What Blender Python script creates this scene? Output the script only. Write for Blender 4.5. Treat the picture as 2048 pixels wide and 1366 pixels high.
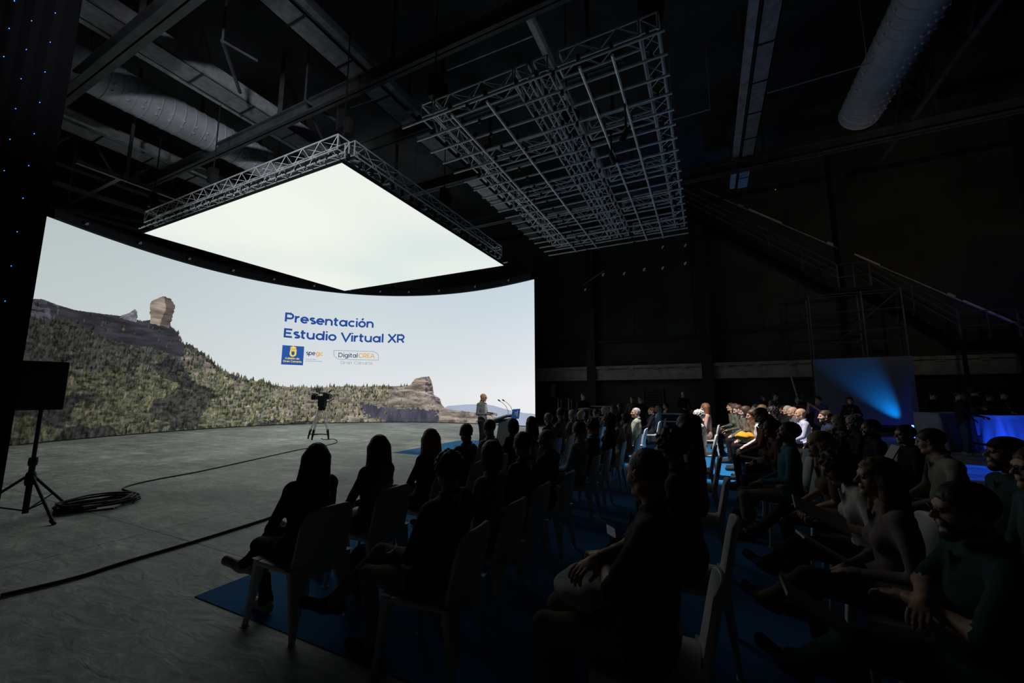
import bpy, math, random
import numpy as np
from mathutils import Vector, Matrix
for o in list(bpy.data.objects): bpy.data.objects.remove(o)
SC = bpy.context.scene; COL = SC.collection
random.seed(7); RNG = np.random.default_rng(7)
# ---------------------------------------------------------------- camera, world, exposure
YAW = math.radians(26); PITCH = math.atan((790-683)/795.0); CAMZ = 1.55
cd = bpy.data.cameras.new('camera'); cam = bpy.data.objects.new('camera', cd); COL.objects.link(cam)
cam.location = (0, 0, CAMZ); cam.rotation_euler = (math.pi/2+PITCH, 0, YAW)
cd.sensor_width = 36; cd.lens = 795/2048*36; cd.clip_start = 0.05; cd.clip_end = 200
SC.camera = cam
w = bpy.data.worlds.new('world'); SC.world = w; w.use_nodes = True
w.node_tree.nodes['Background'].inputs[0].default_value = (0.55, 0.7, 1, 1)
w.node_tree.nodes['Background'].inputs[1].default_value = 0.0
SC.view_settings.view_transform = 'Standard'; SC.view_settings.look = 'None'
SC.view_settings.exposure = 0.0; SC.view_settings.gamma = 1; SC.view_settings.use_curve_mapping = False

def lamp(name, kind, loc, energy, color, target=None, **kw):
    d = bpy.data.lights.new(name, kind); d.energy = energy; d.color = color
    for k, v in kw.items(): setattr(d, k, v)
    o = bpy.data.objects.new(name, d); COL.objects.link(o); o.location = loc
    if target is not None:
        o.rotation_euler = (Vector(target)-Vector(loc)).to_track_quat('-Z', 'Y').to_euler()
    return o
# stage profile on the lectern and the front of the audience, hung from the truss grid
lamp('stage_light', 'SPOT', (-1.2, 7.2, 6.3), 1100, (1, .93, .82), (-5.5, 9.7, 1.2), spot_size=math.radians(22), spot_blend=.4, shadow_soft_size=.08)
lamp('audience_light', 'SPOT', (-1.5, 8.2, 6.5), 3000, (1, .95, .9), (0.3, 10.5, .8), spot_size=math.radians(47), spot_blend=.35, shadow_soft_size=.08)
# blue stage lamps on the right hand side, and two added fill spots
lamp('blue_wash', 'SPOT', (6.5, 19.2, .22), 420, (.0, .30, 1), (5.15, 19.66, 2.6), spot_size=math.radians(42), spot_blend=1, shadow_soft_size=.03)
lamp('truss_fill', 'SPOT', (-1.5, -3, 6.5), 4200, (.9, .95, 1), (-12.2, 6.5, 8.1), spot_size=math.radians(40), spot_blend=1, shadow_soft_size=.5)  # added off-camera fill, brightens the panel truss and the left duct
lamp('blue_table_wash', 'SPOT', (6.95, 14.7, .16), 150, (.02, .10, 1), (7.9, 16.7, .5), spot_size=math.radians(70), spot_blend=.6, shadow_soft_size=.05)
lamp('blue_floor_spot', 'SPOT', (8.5, 13.4, 5.2), 1200, (.0, .08, 1), (4.85, 11.7, 0), spot_size=math.radians(20), spot_blend=.3, shadow_soft_size=.05)
lamp('warm_wall_fill', 'SPOT', (7, 12, 5), 160, (1, .85, .6), (7, 22.4, 9), spot_size=math.radians(90), spot_blend=1, shadow_soft_size=.3)  # added spot without a lamp body, faint warm lift on the back wall

# ---------------------------------------------------------------- helpers
def lin(c):
    return tuple(((v/255)/12.92 if v/255 <= .04045 else ((v/255+.055)/1.055)**2.4) for v in c)
def at(px, py, z):
    x = (px-1024)/795; y = -(py-683)/795
    cp, sp = math.cos(PITCH), math.sin(PITCH); d = (x, cp-y*sp, sp+y*cp)
    c, s = math.cos(YAW), math.sin(YAW); d = (c*d[0]-s*d[1], s*d[0]+c*d[1], d[2]); t = (z-CAMZ)/d[2]
    return Vector((d[0]*t, d[1]*t, z))
MATS = {}
def mat(name, rgb, rough=.8, metal=0, var=0.0, scale=8, bump=0.0, spec=.3, emit=0, emit_rgb=None, sheen=0):
    if name in MATS: return MATS[name]
    m = bpy.data.materials.new(name); m.use_nodes = True; nt = m.node_tree; b = nt.nodes['Principled BSDF']
    b.inputs['Base Color'].default_value = (*rgb, 1); b.inputs['Roughness'].default_value = rough
    b.inputs['Metallic'].default_value = metal; b.inputs['Specular IOR Level'].default_value = spec
    if sheen: b.inputs['Sheen Weight'].default_value = sheen
    if emit:
        b.inputs['Emission Color'].default_value = (*(emit_rgb or rgb), 1); b.inputs['Emission Strength'].default_value = emit
    if var or bump:
        tc = nt.nodes.new('ShaderNodeTexCoord'); n = nt.nodes.new('ShaderNodeTexNoise')
        n.inputs['Scale'].default_value = scale; n.inputs['Detail'].default_value = 5
        nt.links.new(tc.outputs['Object'], n.inputs['Vector'])
        if var:
            r = nt.nodes.new('ShaderNodeMapRange'); r.inputs['From Min'].default_value = .3; r.inputs['From Max'].default_value = .7
            r.inputs['To Min'].default_value = 1-var; r.inputs['To Max'].default_value = 1+var
            mx = nt.nodes.new('ShaderNodeVectorMath'); mx.operation = 'SCALE'; mx.inputs[0].default_value = rgb
            nt.links.new(n.outputs['Fac'], r.inputs['Value']); nt.links.new(r.outputs['Result'], mx.inputs['Scale'])
            nt.links.new(mx.outputs[0], b.inputs['Base Color'])
        if bump:
            bp = nt.nodes.new('ShaderNodeBump'); bp.inputs['Strength'].default_value = bump; bp.inputs['Distance'].default_value = .02
            nt.links.new(n.outputs['Fac'], bp.inputs['Height']); nt.links.new(bp.outputs[0], b.inputs['Normal'])
    MATS[name] = m; return m
class MB:
    def __init__(s): s.v = []; s.f = []; s.m = []; s.cur = 0
    def quadmesh(s, vs, fs):
        o = len(s.v); s.v += [tuple(v) for v in vs]; s.f += [tuple(i+o for i in f) for f in fs]; s.m += [s.cur]*len(fs)
    def box(s, c, d, R=None):
        x, y, z = [k/2 for k in d]
        P = [Vector((a*x, b*y, e*z)) for e in (-1, 1) for b in (-1, 1) for a in (-1, 1)]
        if R is not None: P = [R @ p for p in P]
        P = [p+Vector(c) for p in P]
        s.quadmesh(P, [(0, 2, 3, 1), (4, 5, 7, 6), (0, 1, 5, 4), (2, 6, 7, 3), (0, 4, 6, 2), (1, 3, 7, 5)])
    def box2(s, a, b):
        s.box([(i+j)/2 for i, j in zip(a, b)], [abs(i-j) for i, j in zip(a, b)])
    def beam(s, a, b, w, h):
        a = Vector(a); b = Vector(b); d = b-a; R = d.to_track_quat('Y', 'Z').to_matrix(); s.box((a+b)/2, (w, d.length, h), R)
    def tube(s, a, b, r, r2=None, n=8, cap=True):
        a = Vector(a); b = Vector(b); r2 = r if r2 is None else r2
        R = (b-a).to_track_quat('Z', 'Y').to_matrix(); P = []
        for c, q in ((a, r), (b, r2)):
            for i in range(n):
                t = 2*math.pi*i/n; P.append(c+R@Vector((q*math.cos(t), q*math.sin(t), 0)))
        F = [(i, (i+1) % n, n+(i+1) % n, n+i) for i in range(n)]
        if cap: F += [tuple(reversed(range(n))), tuple(range(n, 2*n))]
        s.quadmesh(P, F)
    def path(s, pts, r, n=6):
        pts = [Vector(p) for p in pts]; P = []; k = len(pts)
        for i, p in enumerate(pts):
            d = (pts[min(i+1, k-1)]-pts[max(i-1, 0)]).normalized()
            up = Vector((0, 0, 1)) if abs(d.z) < .95 else Vector((1, 0, 0))
            u = d.cross(up).normalized(); v = u.cross(d)
            for j in range(n):
                t = 2*math.pi*j/n; P.append(p+(u*math.cos(t)+v*math.sin(t))*r)
        F = [(i*n+j, i*n+(j+1) % n, (i+1)*n+(j+1) % n, (i+1)*n+j) for i in range(k-1) for j in range(n)]
        F += [tuple(reversed(range(n))), tuple(range((k-1)*n, k*n))]
        s.quadmesh(P, F)
    def prism(s, poly, y0, y1, axis='y'):
        n = len(poly)
        g = {'y': lambda a, b, t: (a, t, b), 'x': lambda a, b, t: (t, a, b), 'z': lambda a, b, t: (a, b, t)}[axis]
        s.quadmesh([g(a, b, y0) for a, b in poly]+[g(a, b, y1) for a, b in poly],
                   [tuple(range(n)), tuple(reversed(range(n, 2*n)))]+[(i, n+i, n+(i+1) % n, (i+1) % n) for i in range(n)])
    def lathe(s, prof, c=(0, 0, 0), n=20):
        P = []
        for r, z in prof:
            for i in range(n):
                t = 2*math.pi*i/n; P.append((c[0]+r*math.cos(t), c[1]+r*math.sin(t), c[2]+z))
        k = len(prof)
        F = [(i*n+j, i*n+(j+1) % n, (i+1)*n+(j+1) % n, (i+1)*n+j) for i in range(k-1) for j in range(n)]
        F += [tuple(reversed(range(n))), tuple(range((k-1)*n, k*n))]
        s.quadmesh(P, F)
    def build(s, name, mats, parent=None, smooth=False, bevel=0):
        me = bpy.data.meshes.new(name); me.from_pydata(s.v, [], s.f)
        if not isinstance(mats, (list, tuple)): mats = [mats]
        for m in mats: me.materials.append(m)
        if len(mats) > 1: me.polygons.foreach_set('material_index', s.m)
        if smooth: me.polygons.foreach_set('use_smooth', [True]*len(s.f))
        me.update(); o = bpy.data.objects.new(name, me); COL.objects.link(o)
        if parent: o.parent = parent
        if bevel:
            b = o.modifiers.new('b', 'BEVEL'); b.width = bevel; b.segments = 2; b.limit_method = 'ANGLE'
        return o
def tag(o, label, cat, group=None, kind=None):
    o['label'] = label; o['category'] = cat
    if group: o['group'] = group
    if kind: o['kind'] = kind
    return o
def empty(name, loc=(0, 0, 0), rz=0):
    o = bpy.data.objects.new(name, None); COL.objects.link(o); o.location = loc; o.rotation_euler = (0, 0, rz); o.empty_display_size = .1
    return o
def thing(name, label, cat, loc=(0, 0, 0), rz=0, group=None): return tag(empty(name, loc, rz), label, cat, group)
def struct(name, mb, m, label, cat, **k):
    o = mb.build(name, m, **k); return tag(o, label, cat, kind='structure')
def child(name, mb, m, root, **k):          # mesh given in world coordinates, stored relative to its root
    L = Matrix.Translation(root.location) @ root.rotation_euler.to_matrix().to_4x4()
    if root.parent: L = Matrix.Translation(root.parent.location) @ root.parent.rotation_euler.to_matrix().to_4x4() @ L
    Li = L.inverted(); mb.v = [tuple(Li @ Vector(v)) for v in mb.v]
    return mb.build(name, m, root, **k)
def child_many(name, items, m, root, keep=100, **k):   # each item a list of (centre, size) boxes or ('tube', a, b, r); nearest first, the rest as one
    for it in items[:keep]:
        q = MB(); it(q); child(name, q, m, root, **k)
    if items[keep:]:
        q = MB()
        for it in items[keep:]: it(q)
        o = child(name, q, m, root, **k); o['kind'] = 'stuff'
def dup(o, loc=None, rz=None, label=None):
    c = o.copy(); COL.objects.link(c)
    if loc is not None: c.location = loc
    if rz is not None: c.rotation_euler = (0, 0, rz)
    if label: c['label'] = label
    for ch in o.children:
        d = ch.copy(); COL.objects.link(d); d.parent = c
        for g in ch.children:
            e = g.copy(); COL.objects.link(e); e.parent = d
    return c

# ---------------------------------------------------------------- room shell
XL, XR, YF, YB, ZC = -24.0, 14.0, -5.0, 22.4, 13.2
def concrete_floor():
    m = bpy.data.materials.new('polished_concrete'); m.use_nodes = True; nt = m.node_tree; b = nt.nodes['Principled BSDF']
    N = nt.nodes.new; Lk = nt.links.new
    tc = N('ShaderNodeTexCoord')
    def noise(scale, det, dist=0, vec=None, sx=1, sy=1):
        mp = N('ShaderNodeMapping'); mp.inputs['Scale'].default_value = (sx, sy, 1); Lk(tc.outputs['Object'], mp.inputs['Vector'])
        n = N('ShaderNodeTexNoise'); n.inputs['Scale'].default_value = scale; n.inputs['Detail'].default_value = det
        n.inputs['Distortion'].default_value = dist; Lk(mp.outputs[0], n.inputs['Vector']); return n.outputs['Fac']
    a = noise(.35, 8, .6); c = noise(2.2, 9, .5); f = noise(14, 8); st = noise(.6, 5, 1.5, sx=.45, sy=2.2)
    def mr(x, lo, hi, a0=.3, a1=.7):
        r = N('ShaderNodeMapRange'); r.inputs['From Min'].default_value = a0; r.inputs['From Max'].default_value = a1
        r.inputs['To Min'].default_value = lo; r.inputs['To Max'].default_value = hi; Lk(x, r.inputs['Value']); return r.outputs[0]
    def mul(x, y):
        q = N('ShaderNodeMath'); q.operation = 'MULTIPLY'; Lk(x, q.inputs[0]); Lk(y, q.inputs[1]); return q.outputs[0]
    g3_ = noise(5.5, 10, 1.2, sx=.6, sy=1.6)
    v = mul(mul(mr(a, .70, 1.28), mr(c, .70, 1.30)), mul(mul(mr(f, .85, 1.15), mr(g3_, .80, 1.22)), mr(st, .78, 1.2)))
    # saw-cut joints
    sp = N('ShaderNodeSeparateXYZ'); Lk(tc.outputs['Object'], sp.inputs[0])
    def joint(out, period, off):
        ad = N('ShaderNodeMath'); ad.operation = 'ADD'; ad.inputs[1].default_value = off; Lk(out, ad.inputs[0])
        pp = N('ShaderNodeMath'); pp.operation = 'PINGPONG'; pp.inputs[1].default_value = period/2; Lk(ad.outputs[0], pp.inputs[0])
        r = N('ShaderNodeMapRange'); r.inputs['From Min'].default_value = .004; r.inputs['From Max'].default_value = .012
        r.inputs['To Min'].default_value = .25; r.inputs['To Max'].default_value = 1; Lk(pp.outputs[0], r.inputs['Value']); return r.outputs[0]
    v = mul(v, mul(joint(sp.outputs['X'], 5.2, JX), joint(sp.outputs['Y'], 5.6, JY)))
    vm = N('ShaderNodeVectorMath'); vm.operation = 'SCALE'; vm.inputs[0].default_value = (.46, .485, .44); Lk(v, vm.inputs['Scale'])
    Lk(vm.outputs[0], b.inputs['Base Color']); Lk(mr(c, .5, .8), b.inputs['Roughness']); b.inputs['Specular IOR Level'].default_value = .28
    bp = N('ShaderNodeBump'); bp.inputs['Strength'].default_value = .6; bp.inputs['Distance'].default_value = .015; Lk(g3_, bp.inputs['Height']); Lk(bp.outputs[0], b.inputs['Normal'])
    return m
j = at(420, 1095, 0); j2 = at(250, 1062, 0)
JX, JY = 0.6, -j.y
mb = MB(); mb.quadmesh([(XL, YF, 0), (XR, YF, 0), (XR, YB, 0), (XL, YB, 0)], [(0, 1, 2, 3)])
struct('floor', mb, concrete_floor(), 'grey scuffed concrete floor of the hall with saw cut joints', 'floor')
BLK = mat('black_wall', (.018, .018, .019), .9, var=.35, scale=1.3, bump=.3)
WCL = mat('dark_wall_panel', (.06, .06, .056), .85, var=.3, scale=.7, bump=.2)
mb = MB(); mb.quadmesh([(XL, YB, 0), (XR, YB, 0), (XR, YB, ZC), (XL, YB, ZC)], [(0, 1, 2, 3)])
for i in range(0, 19):      # vertical ribs of the cladding, part of the wall
    x = -17+i*1.5; mb.box2((x, YB-.03, 4.3), (x+.1, YB, ZC))
struct('wall_back', mb, WCL, 'dark clad back wall behind the audience', 'wall')
mb = MB(); mb.quadmesh([(XL, YF, 0), (XL, YB, 0), (XL, YB, ZC), (XL, YF, ZC)], [(3, 2, 1, 0)])
struct('wall_left', mb, BLK, 'black side wall of the hall behind the curved screen', 'wall')
mb = MB(); mb.quadmesh([(XR, YF, 0), (XR, YB, 0), (XR, YB, ZC), (XR, YF, ZC)], [(0, 1, 2, 3)])
struct('wall_right', mb, BLK, 'black right hand wall of the hall', 'wall')
mb = MB(); mb.quadmesh([(XL, YF, 0), (XR, YF, 0), (XR, YF, ZC), (XL, YF, ZC)], [(3, 2, 1, 0)])
struct('wall_front', mb, BLK, 'black wall behind the camera side of the hall', 'wall')
mb = MB(); mb.quadmesh([(XL, YF, ZC), (XR, YF, ZC), (XR, YB, ZC), (XL, YB, ZC)], [(3, 2, 1, 0)])
struct('ceiling', mb, mat('ceiling_black', (.045, .047, .05), .95, var=.4, scale=.8), 'black roof deck of the hall', 'ceiling')
# concrete crane rail beam and wall columns
CONC = mat('pale_concrete', (.40, .39, .36), .85, var=.3, scale=2.5, bump=.4)
DKST = mat('dark_steel', (.035, .036, .04), .6, .3, var=.3, scale=3)
MDST = mat('grey_steel', (.11, .11, .12), .55, .4, var=.3, scale=3)
bm_ = MB()
n = 1
for k, (xa, xb) in enumerate([(-9.6, -5.95), (-5.55, -.15), (.25, 7.9), (7.9, 13.95)]):
    q = MB(); q.box2((xa, YB-.35, 2.42), (xb, YB-.03, 2.98)); q.box2((xa, YB-.5, 2.98), (xb, YB-.03, 3.12)); q.box2((xa, YB-.42, 2.36), (xb, YB-.03, 2.44))
    for i in range(int((xb-xa)/1.3)): q.box2((xa+.5+i*1.3, YB-.46, 2.90), (xa+.75+i*1.3, YB-.2, 2.98))
    struct('trim_%d' % n, q, CONC, ['short pale concrete beam on the back wall next to the screen', 'pale concrete beam between the two wall columns', 'pale concrete beam left of the blue lit panel, running behind it', 'pale concrete beam right of the blue lit panel'][k], 'beam'); n += 1
for k, x in enumerate((-5.75, .05, 5.95, 11.9)):
    q = MB(); q.box2((x-.2, YB-.55, 0), (x+.2, YB-.03, ZC-.02)); q.box2((x-.24, YB-.6, 0), (x+.24, YB-.55, ZC-.02))
    struct('trim_%d' % n, q, mat('column_black', (.035, .035, .035), .7), ['dark wall column nearest the right end of the screen', 'dark wall column behind the middle of the audience', 'dark wall column behind the scaffold tower', 'dark wall column at the far right'][k], 'column'); n += 1
for k, (xa, xb, z) in enumerate([(-9.6, -5.95, 4.35), (-5.55, -.15, 4.45), (.25, 5.7, 4.6), (-23, 13.5, 11.6)]):
    q = MB(); q.box2((xa, YB-.2, z), (xb, YB-.03, z+.12)); struct('trim_%d' % n, q, DKST, 'dark horizontal wall rail %s' % ['left of the first wall column', 'between the two wall columns', 'behind the scaffold tower', 'high up under the roof'][k], 'rail'); n += 1
# ---------------------------------------------------------------- curved LED screen
HS = 7.4
CO = [0.3702, -1.0478, 0.4335, 0.4163, 9.1508]; C0 = (-11.6, 9.8)
_th = np.linspace(-.60996, 2.01562, 600); _r = np.polyval(CO, _th)
CX = C0[0]-_r*np.cos(_th); CY = C0[1]+_r*np.sin(_th)
CS = np.r_[0, np.cumsum(np.hypot(np.diff(CX), np.diff(CY)))]; SLEN = CS[-1]
def scr(s, off=0.0):
    s = np.asarray(s, float); x = np.interp(s, CS, CX); y = np.interp(s, CS, CY)
    e = .05; tx = np.interp(s+e, CS, CX)-np.interp(s-e, CS, CX); ty = np.interp(s+e, CS, CY)-np.interp(s-e, CS, CY); L = np.hypot(tx, ty)
    return x+ty/L*off, y-tx/L*off       # off>0: towards the audience (inside of the curve)
def inpoly(S, T, P):
    r = np.zeros(S.shape, bool); n = len(P)
    for i in range(n):
        x0, y0 = P[i]; x1, y1 = P[(i+1) % n]
        if y0 == y1: continue
        c = ((y0 > T) != (y1 > T)) & (S < (x1-x0)*(T-y0)/(y1-y0)+x0); r ^= c
    return r
def fbm(shape, cells, seed, oct=5, ax=1.0):
    g = np.random.default_rng(seed); out = np.zeros(shape); amp = 1; tot = 0
    for o in range(oct):
        ny = max(2, int(cells*2**o*ax)); nx = max(2, int(cells*2**o*shape[1]/shape[0]))
        a = g.random((ny+2, nx+2)); yy = np.linspace(0, ny, shape[0]); xx = np.linspace(0, nx, shape[1])
        y0 = yy.astype(int); x0 = xx.astype(int); fy = (yy-y0)[:, None]; fx = (xx-x0)[None]
        fy = fy*fy*(3-2*fy); fx = fx*fx*(3-2*fx)
        v = (a[y0][:, x0]*(1-fx)+a[y0][:, x0+1]*fx)*(1-fy)+(a[y0+1][:, x0]*(1-fx)+a[y0+1][:, x0+1]*fx)*fy
        out += v*amp; tot += amp; amp *= .55
    return out/tot
RIDGE = [(-.1, 4.62), (.01, 4.6), (.26, 4.66), (.62, 4.58), (1.22, 4.5), (2.0, 4.54), (2.67, 4.58), (3.05, 4.55), (3.47, 4.53), (3.73, 4.62), (4.46, 4.58), (4.82, 4.26), (4.99, 3.95), (5.11, 3.74), (5.36, 3.82), (5.8, 3.48), (6.23, 3.21), (6.69, 2.77), (7.35, 2.47), (8.02, 2.29), (8.94, 2.06), (9.88, 1.95), (11.34, 1.96), (12.87, 2.06), (14.5, 2.04), (15.64, 2.07), (16.23, 2.12), (16.51, 2.47), (16.96, 2.58), (17.36, 2.61), (17.52, 2.35), (17.62, 1.98), (17.7, 1.55), (18.08, 1.35), (18.18, 1.04), (18.4, .82), (18.88, .72), (20.0, .63), (21.14, .52), (22.29, .27), (22.45, 0), (30, -1)]
MONO = [(3.76, 4.5), (3.66, 5.08), (3.64, 5.25), (3.70, 5.40), (3.85, 5.52), (3.97, 5.62), (4.10, 5.70), (4.22, 5.73), (4.38, 5.69), (4.50, 5.58), (4.58, 5.44), (4.61, 5.25), (4.56, 5.05), (4.53, 4.65), (4.47, 4.4)]
NEEDLE = [(2.65, 4.5), (2.73, 4.63), (2.96, 4.75), (3.15, 4.96), (3.22, 4.93), (3.29, 4.45)]
CLIFF = [(.0, 4.7), (.62, 4.62), (1.22, 4.55), (2.0, 4.6), (3.05, 4.6), (3.75, 4.6), (4.6, 4.6), (5.11, 3.74), (5.26, 3.2), (4.5, 3.25), (3.87, 3.5), (2.97, 3.48), (1.93, 3.82), (.97, 4.15), (.29, 4.0), (0, 4.1)]
CLIFF2 = [(13.32, 1.1), (14.0, .93), (15.12, .81), (16.57, .81), (17.85, .71), (18.04, .43), (18.02, -.1), (15.15, -.1), (13.75, .42)]
CLIFF3 = [(16.5, 2.5), (17.4, 2.65), (17.6, 2.0), (17.7, 1.5), (18.1, 1.35), (18.2, .95), (17.3, 1.5), (16.3, 1.7), (16.0, 2.05)]
FAR = [(18.28, .77), (18.56, .94), (19.2, .99), (19.67, 1.03), (20.97, 1.07), (21.6, .98), (22.29, .83), (23.0, .72), (23.59, .66), (24.3, .63), (24.3, -.1), (18.2, -.1)]
BARE = [(5.2, 3.6), (6.69, 2.73), (8.2, 1.9), (9.4, 1.9), (24, 2.8), (24, -1), (13.0, -.2), (9.3, .3), (7.5, .4), (6.7, .9), (6.3, 1.8), (5.5, 2.4), (5.0, 3.0)]
TL = 5.8; NW, NH = 1700, 640
S1 = np.linspace(0, SLEN, NW); T1 = np.linspace(0, TL, NH); SS, TT = np.meshgrid(S1, T1)
def skycol(S, T):
    a = np.clip(S/SLEN, 0, 1)[..., None]; t = np.clip(T/HS, 0, 1)[..., None]
    top = (1-a)*np.array([181, 193, 194])+a*np.array([197, 213, 224]); low = (1-a)*np.array([207, 211, 209])+a*np.array([238, 238, 240])
    mid = np.array([222, 231, 236])
    k = np.exp(-((a-.5)/.33)**2)*.75
    u = np.clip((t-.25)/.75, 0, 1)**.8
    return (low*(1-u)+top*u)*(1-k*.6)+mid*k*.6
def paint():
    img = skycol(SS, TT); nz = fbm(SS.shape, 10, 1, 6); nf = fbm(SS.shape, 60, 2, 4); strat = fbm(SS.shape, 16, 3, 5, ax=3.2)
    jag = (fbm((4, NW), 60, 5, 4)[1]-.5)*.12
    far = inpoly(SS, TT+(fbm((4, NW), 8, 6, 3)[1]-.5)[None]*.06, FAR)
    img[far] = (np.array([168, 178, 198])+(nz[far]-.5)[:, None]*22)
    ridge = np.interp(S1, [p[0] for p in RIDGE], [p[1] for p in RIDGE])+jag*.5*(S1 > 3.3)*(S1 < 19)+jag*.3
    land = TT < ridge[None]; SJ = SS+(nz-.5)*.9; TJ = TT+(nf-.5)*.5+(nz-.5)*.35
    rock = np.array([148, 138, 128])
    lf = np.clip(SS/SLEN*3.2, 0, 1)
    base = rock*(.42+.58*lf[..., None])*(.62+.95*(strat-.5)+.35*nf+.18*nz)[..., None]
    img[land] = base[land]
    bare = inpoly(SJ, TJ, BARE)
    soil = np.array([58, 60, 58])*(.75+.5*nf)[..., None]; m = land & ~bare; img[m] = soil[m]
    m = land & bare & (nz > .62); img[m] *= .8
    cl = (inpoly(SS+(nf-.5)*.3, TT+(nf-.5)*.25, CLIFF)) & land; c = np.array([60, 60, 68])*(.7+.75*(strat-.3))[..., None]; img[cl] = c[cl]
    m = cl & (SS < .75) & (nf > .48); img[m] = img[m]*1.5+8
    c2 = inpoly(SS+(nf-.5)*.5, TT+(nf-.5)*.35, CLIFF2) & land
    vert = fbm(SS.shape, 26, 8, 4, ax=.3); c = np.array([70, 70, 82])*(.55+.9*vert)[..., None]; img[c2] = c[c2]
    c3 = inpoly(SS+(nf-.5)*.25, TT+(nf-.5)*.2, CLIFF3) & land; c = np.array([138, 126, 118])*(.25+1.4*strat)[..., None]; img[c3] = c[c3]
    m = c3 & (SS > 17.15) & (nf > .45); img[m] = img[m]*.55+np.array([10, 10, 22])
    mo = inpoly(SS+(nf-.5)*.1, TT+(nf-.5)*.1, MONO); sh = np.where(SS+(nz-.5)*.5 < 4.12, 1.0, .62)
    c = np.array([150, 137, 124])*((.5+.9*strat)*sh)[..., None]+np.array([0, 0, 12])*(1-sh)[..., None]; img[mo] = c[mo]
    ne = inpoly(SS+(nf-.5)*.1, TT+(nf-.5)*.08, NEEDLE); c = np.array([112, 108, 118])*(.6+.8*nf)[..., None]; img[ne] = c[ne]
    # pines, far to near
    g = np.random.default_rng(11); ds = SLEN/(NW-1); dt = TL/(NH-1); trees = []
    for _ in range(26000):
        s = g.random()*22; t = g.random()*4.6-.15; top = np.interp(s, S1, ridge)
        if t > top-.02: continue
        b = inpoly(np.array([s]), np.array([t]), BARE)[0]
        if inpoly(np.array([s]), np.array([t+.1]), CLIFF)[0] and g.random() < .97: continue
        if inpoly(np.array([s]), np.array([t]), CLIFF2)[0] and g.random() < .9: continue
        if s > 16.2 and g.random() < .93: continue
        den = .80 if not b else (.24 if s < 9.5 else (.15 if s < 12.8 else .06))
        j = nz[min(NH-1, max(0, int(t/dt))), int(s/ds)]
        if not b and .47 < j < .50 and g.random() < .5: continue
        if b and s > 9 and t > 1.3 and s < 15: den = .34
        if g.random() > den: continue
        near = 1-t/4.6; h = (.16+.26*near**1.5)*(.7+.6*g.random())
        if s > 9: h *= .72
        if s > 15: h *= .6
        trees.append((t, s, h, g.random(), g.random()))
    for s in (13.6, 14.1, 14.5, 14.75, 15.0, 15.7, 15.9, 16.05, 9.9, 10.3, 10.9, 11.2): trees.append((np.interp(s, S1, ridge)-.05, s, .2, .5, .3))
    trees.sort(reverse=True)
    for t, s, h, q, r in trees:
        wd = h*(.19+.15*r); i0 = int((s-wd)/ds); i1 = int((s+wd)/ds)+2; j0 = max(0, int(t/dt)); j1 = min(NH, int((t+h)/dt)+1)
        i0 = max(0, i0); i1 = min(NW, i1)
        if i1 <= i0 or j1 <= j0: continue
        X = (SS[j0:j1, i0:i1]-s)/wd; Y = (TT[j0:j1, i0:i1]-t)/h; N = nf[j0:j1, i0:i1]-.5
        prof = (1-Y)**.9*np.minimum(1, Y*7+.35); m = np.abs(X) < prof+N*.9*np.abs(np.sin(Y*17+q*6))
        lit = .60+.46*np.clip(.5-X*1.1+N*3, -.6, 1.15)+(q-.5)*.3+(Y-.4)*.22
        near = 1-t/4.6; g1 = np.array([106, 107, 82]) if q < .5 else (np.array([90, 94, 82]) if q < .9 else np.array([120, 115, 88]))
        if s < 6 and t > 2.4: g1 = g1*.78+np.array([4, 6, 14])
        if s > 9: g1 = g1*.85+np.array([26, 24, 20])
        c = g1*(.62+.4*min(1, s/8))*np.clip(lit, .3, 1.3)[..., None]
        blk = img[j0:j1, i0:i1]; blk[m] = c[m]
    dark = fbm(SS.shape, 5, 31, 3); m = (land & ~bare & (dark < .40) & (TT < 3.2)); img[m] = img[m]*.62+np.array([4, 4, 10])
    edge = np.clip(.86+.14*SS/4, 0, 1)[..., None]; img = img*np.where(land[..., None], edge, 1)
    img = np.where((land & (TT < 4.5))[..., None], img*1.06, img)
    return np.clip(img, 2, 250)
def tolin(a):
    a = a/255; return np.where(a <= .04045, a/12.92, ((a+.055)/1.055)**2.4)
def gridmesh(name, S, T, cols, parent, off):
    ns, nt = len(S), len(T); x, y = scr(S, off); V = np.empty((nt, ns, 3), np.float32); V[..., 0] = x; V[..., 1] = y; V[..., 2] = np.asarray(T)[:, None]
    idx = np.arange(ns*nt).reshape(nt, ns); Q = np.stack([idx[:-1, :-1], idx[1:, :-1], idx[1:, 1:], idx[:-1, 1:]], -1).reshape(-1, 4)
    me = bpy.data.meshes.new(name); me.vertices.add(ns*nt); me.vertices.foreach_set('co', V.ravel()); me.loops.add(Q.size)
    me.loops.foreach_set('vertex_index', Q.ravel().astype(np.int32)); me.polygons.add(len(Q))
    me.polygons.foreach_set('loop_start', np.arange(0, Q.size, 4, dtype=np.int32)); me.polygons.foreach_set('loop_total', np.full(len(Q), 4, np.int32))
    a = me.color_attributes.new('picture', 'FLOAT_COLOR', 'POINT'); c = np.ones((ns*nt, 4), np.float32); c[:, :3] = cols.reshape(-1, 3); a.data.foreach_set('color', c.ravel())
    me.update(); me.validate(); o = bpy.data.objects.new(name, me); COL.objects.link(o); o.parent = parent; return o
m = bpy.data.materials.new('led_picture'); m.use_nodes = True; nt = m.node_tree; nt.nodes.remove(nt.nodes['Principled BSDF'])
em = nt.nodes.new('ShaderNodeEmission'); at_ = nt.nodes.new('ShaderNodeAttribute'); at_.attribute_name = 'picture'
nt.links.new(at_.outputs['Color'], em.inputs['Color']); nt.links.new(em.outputs[0], nt.nodes['Material Output'].inputs['Surface']); LEDM = m
BLKP = mat('black_frame', (.012, .013, .015), .6, spec=.3)
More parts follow.
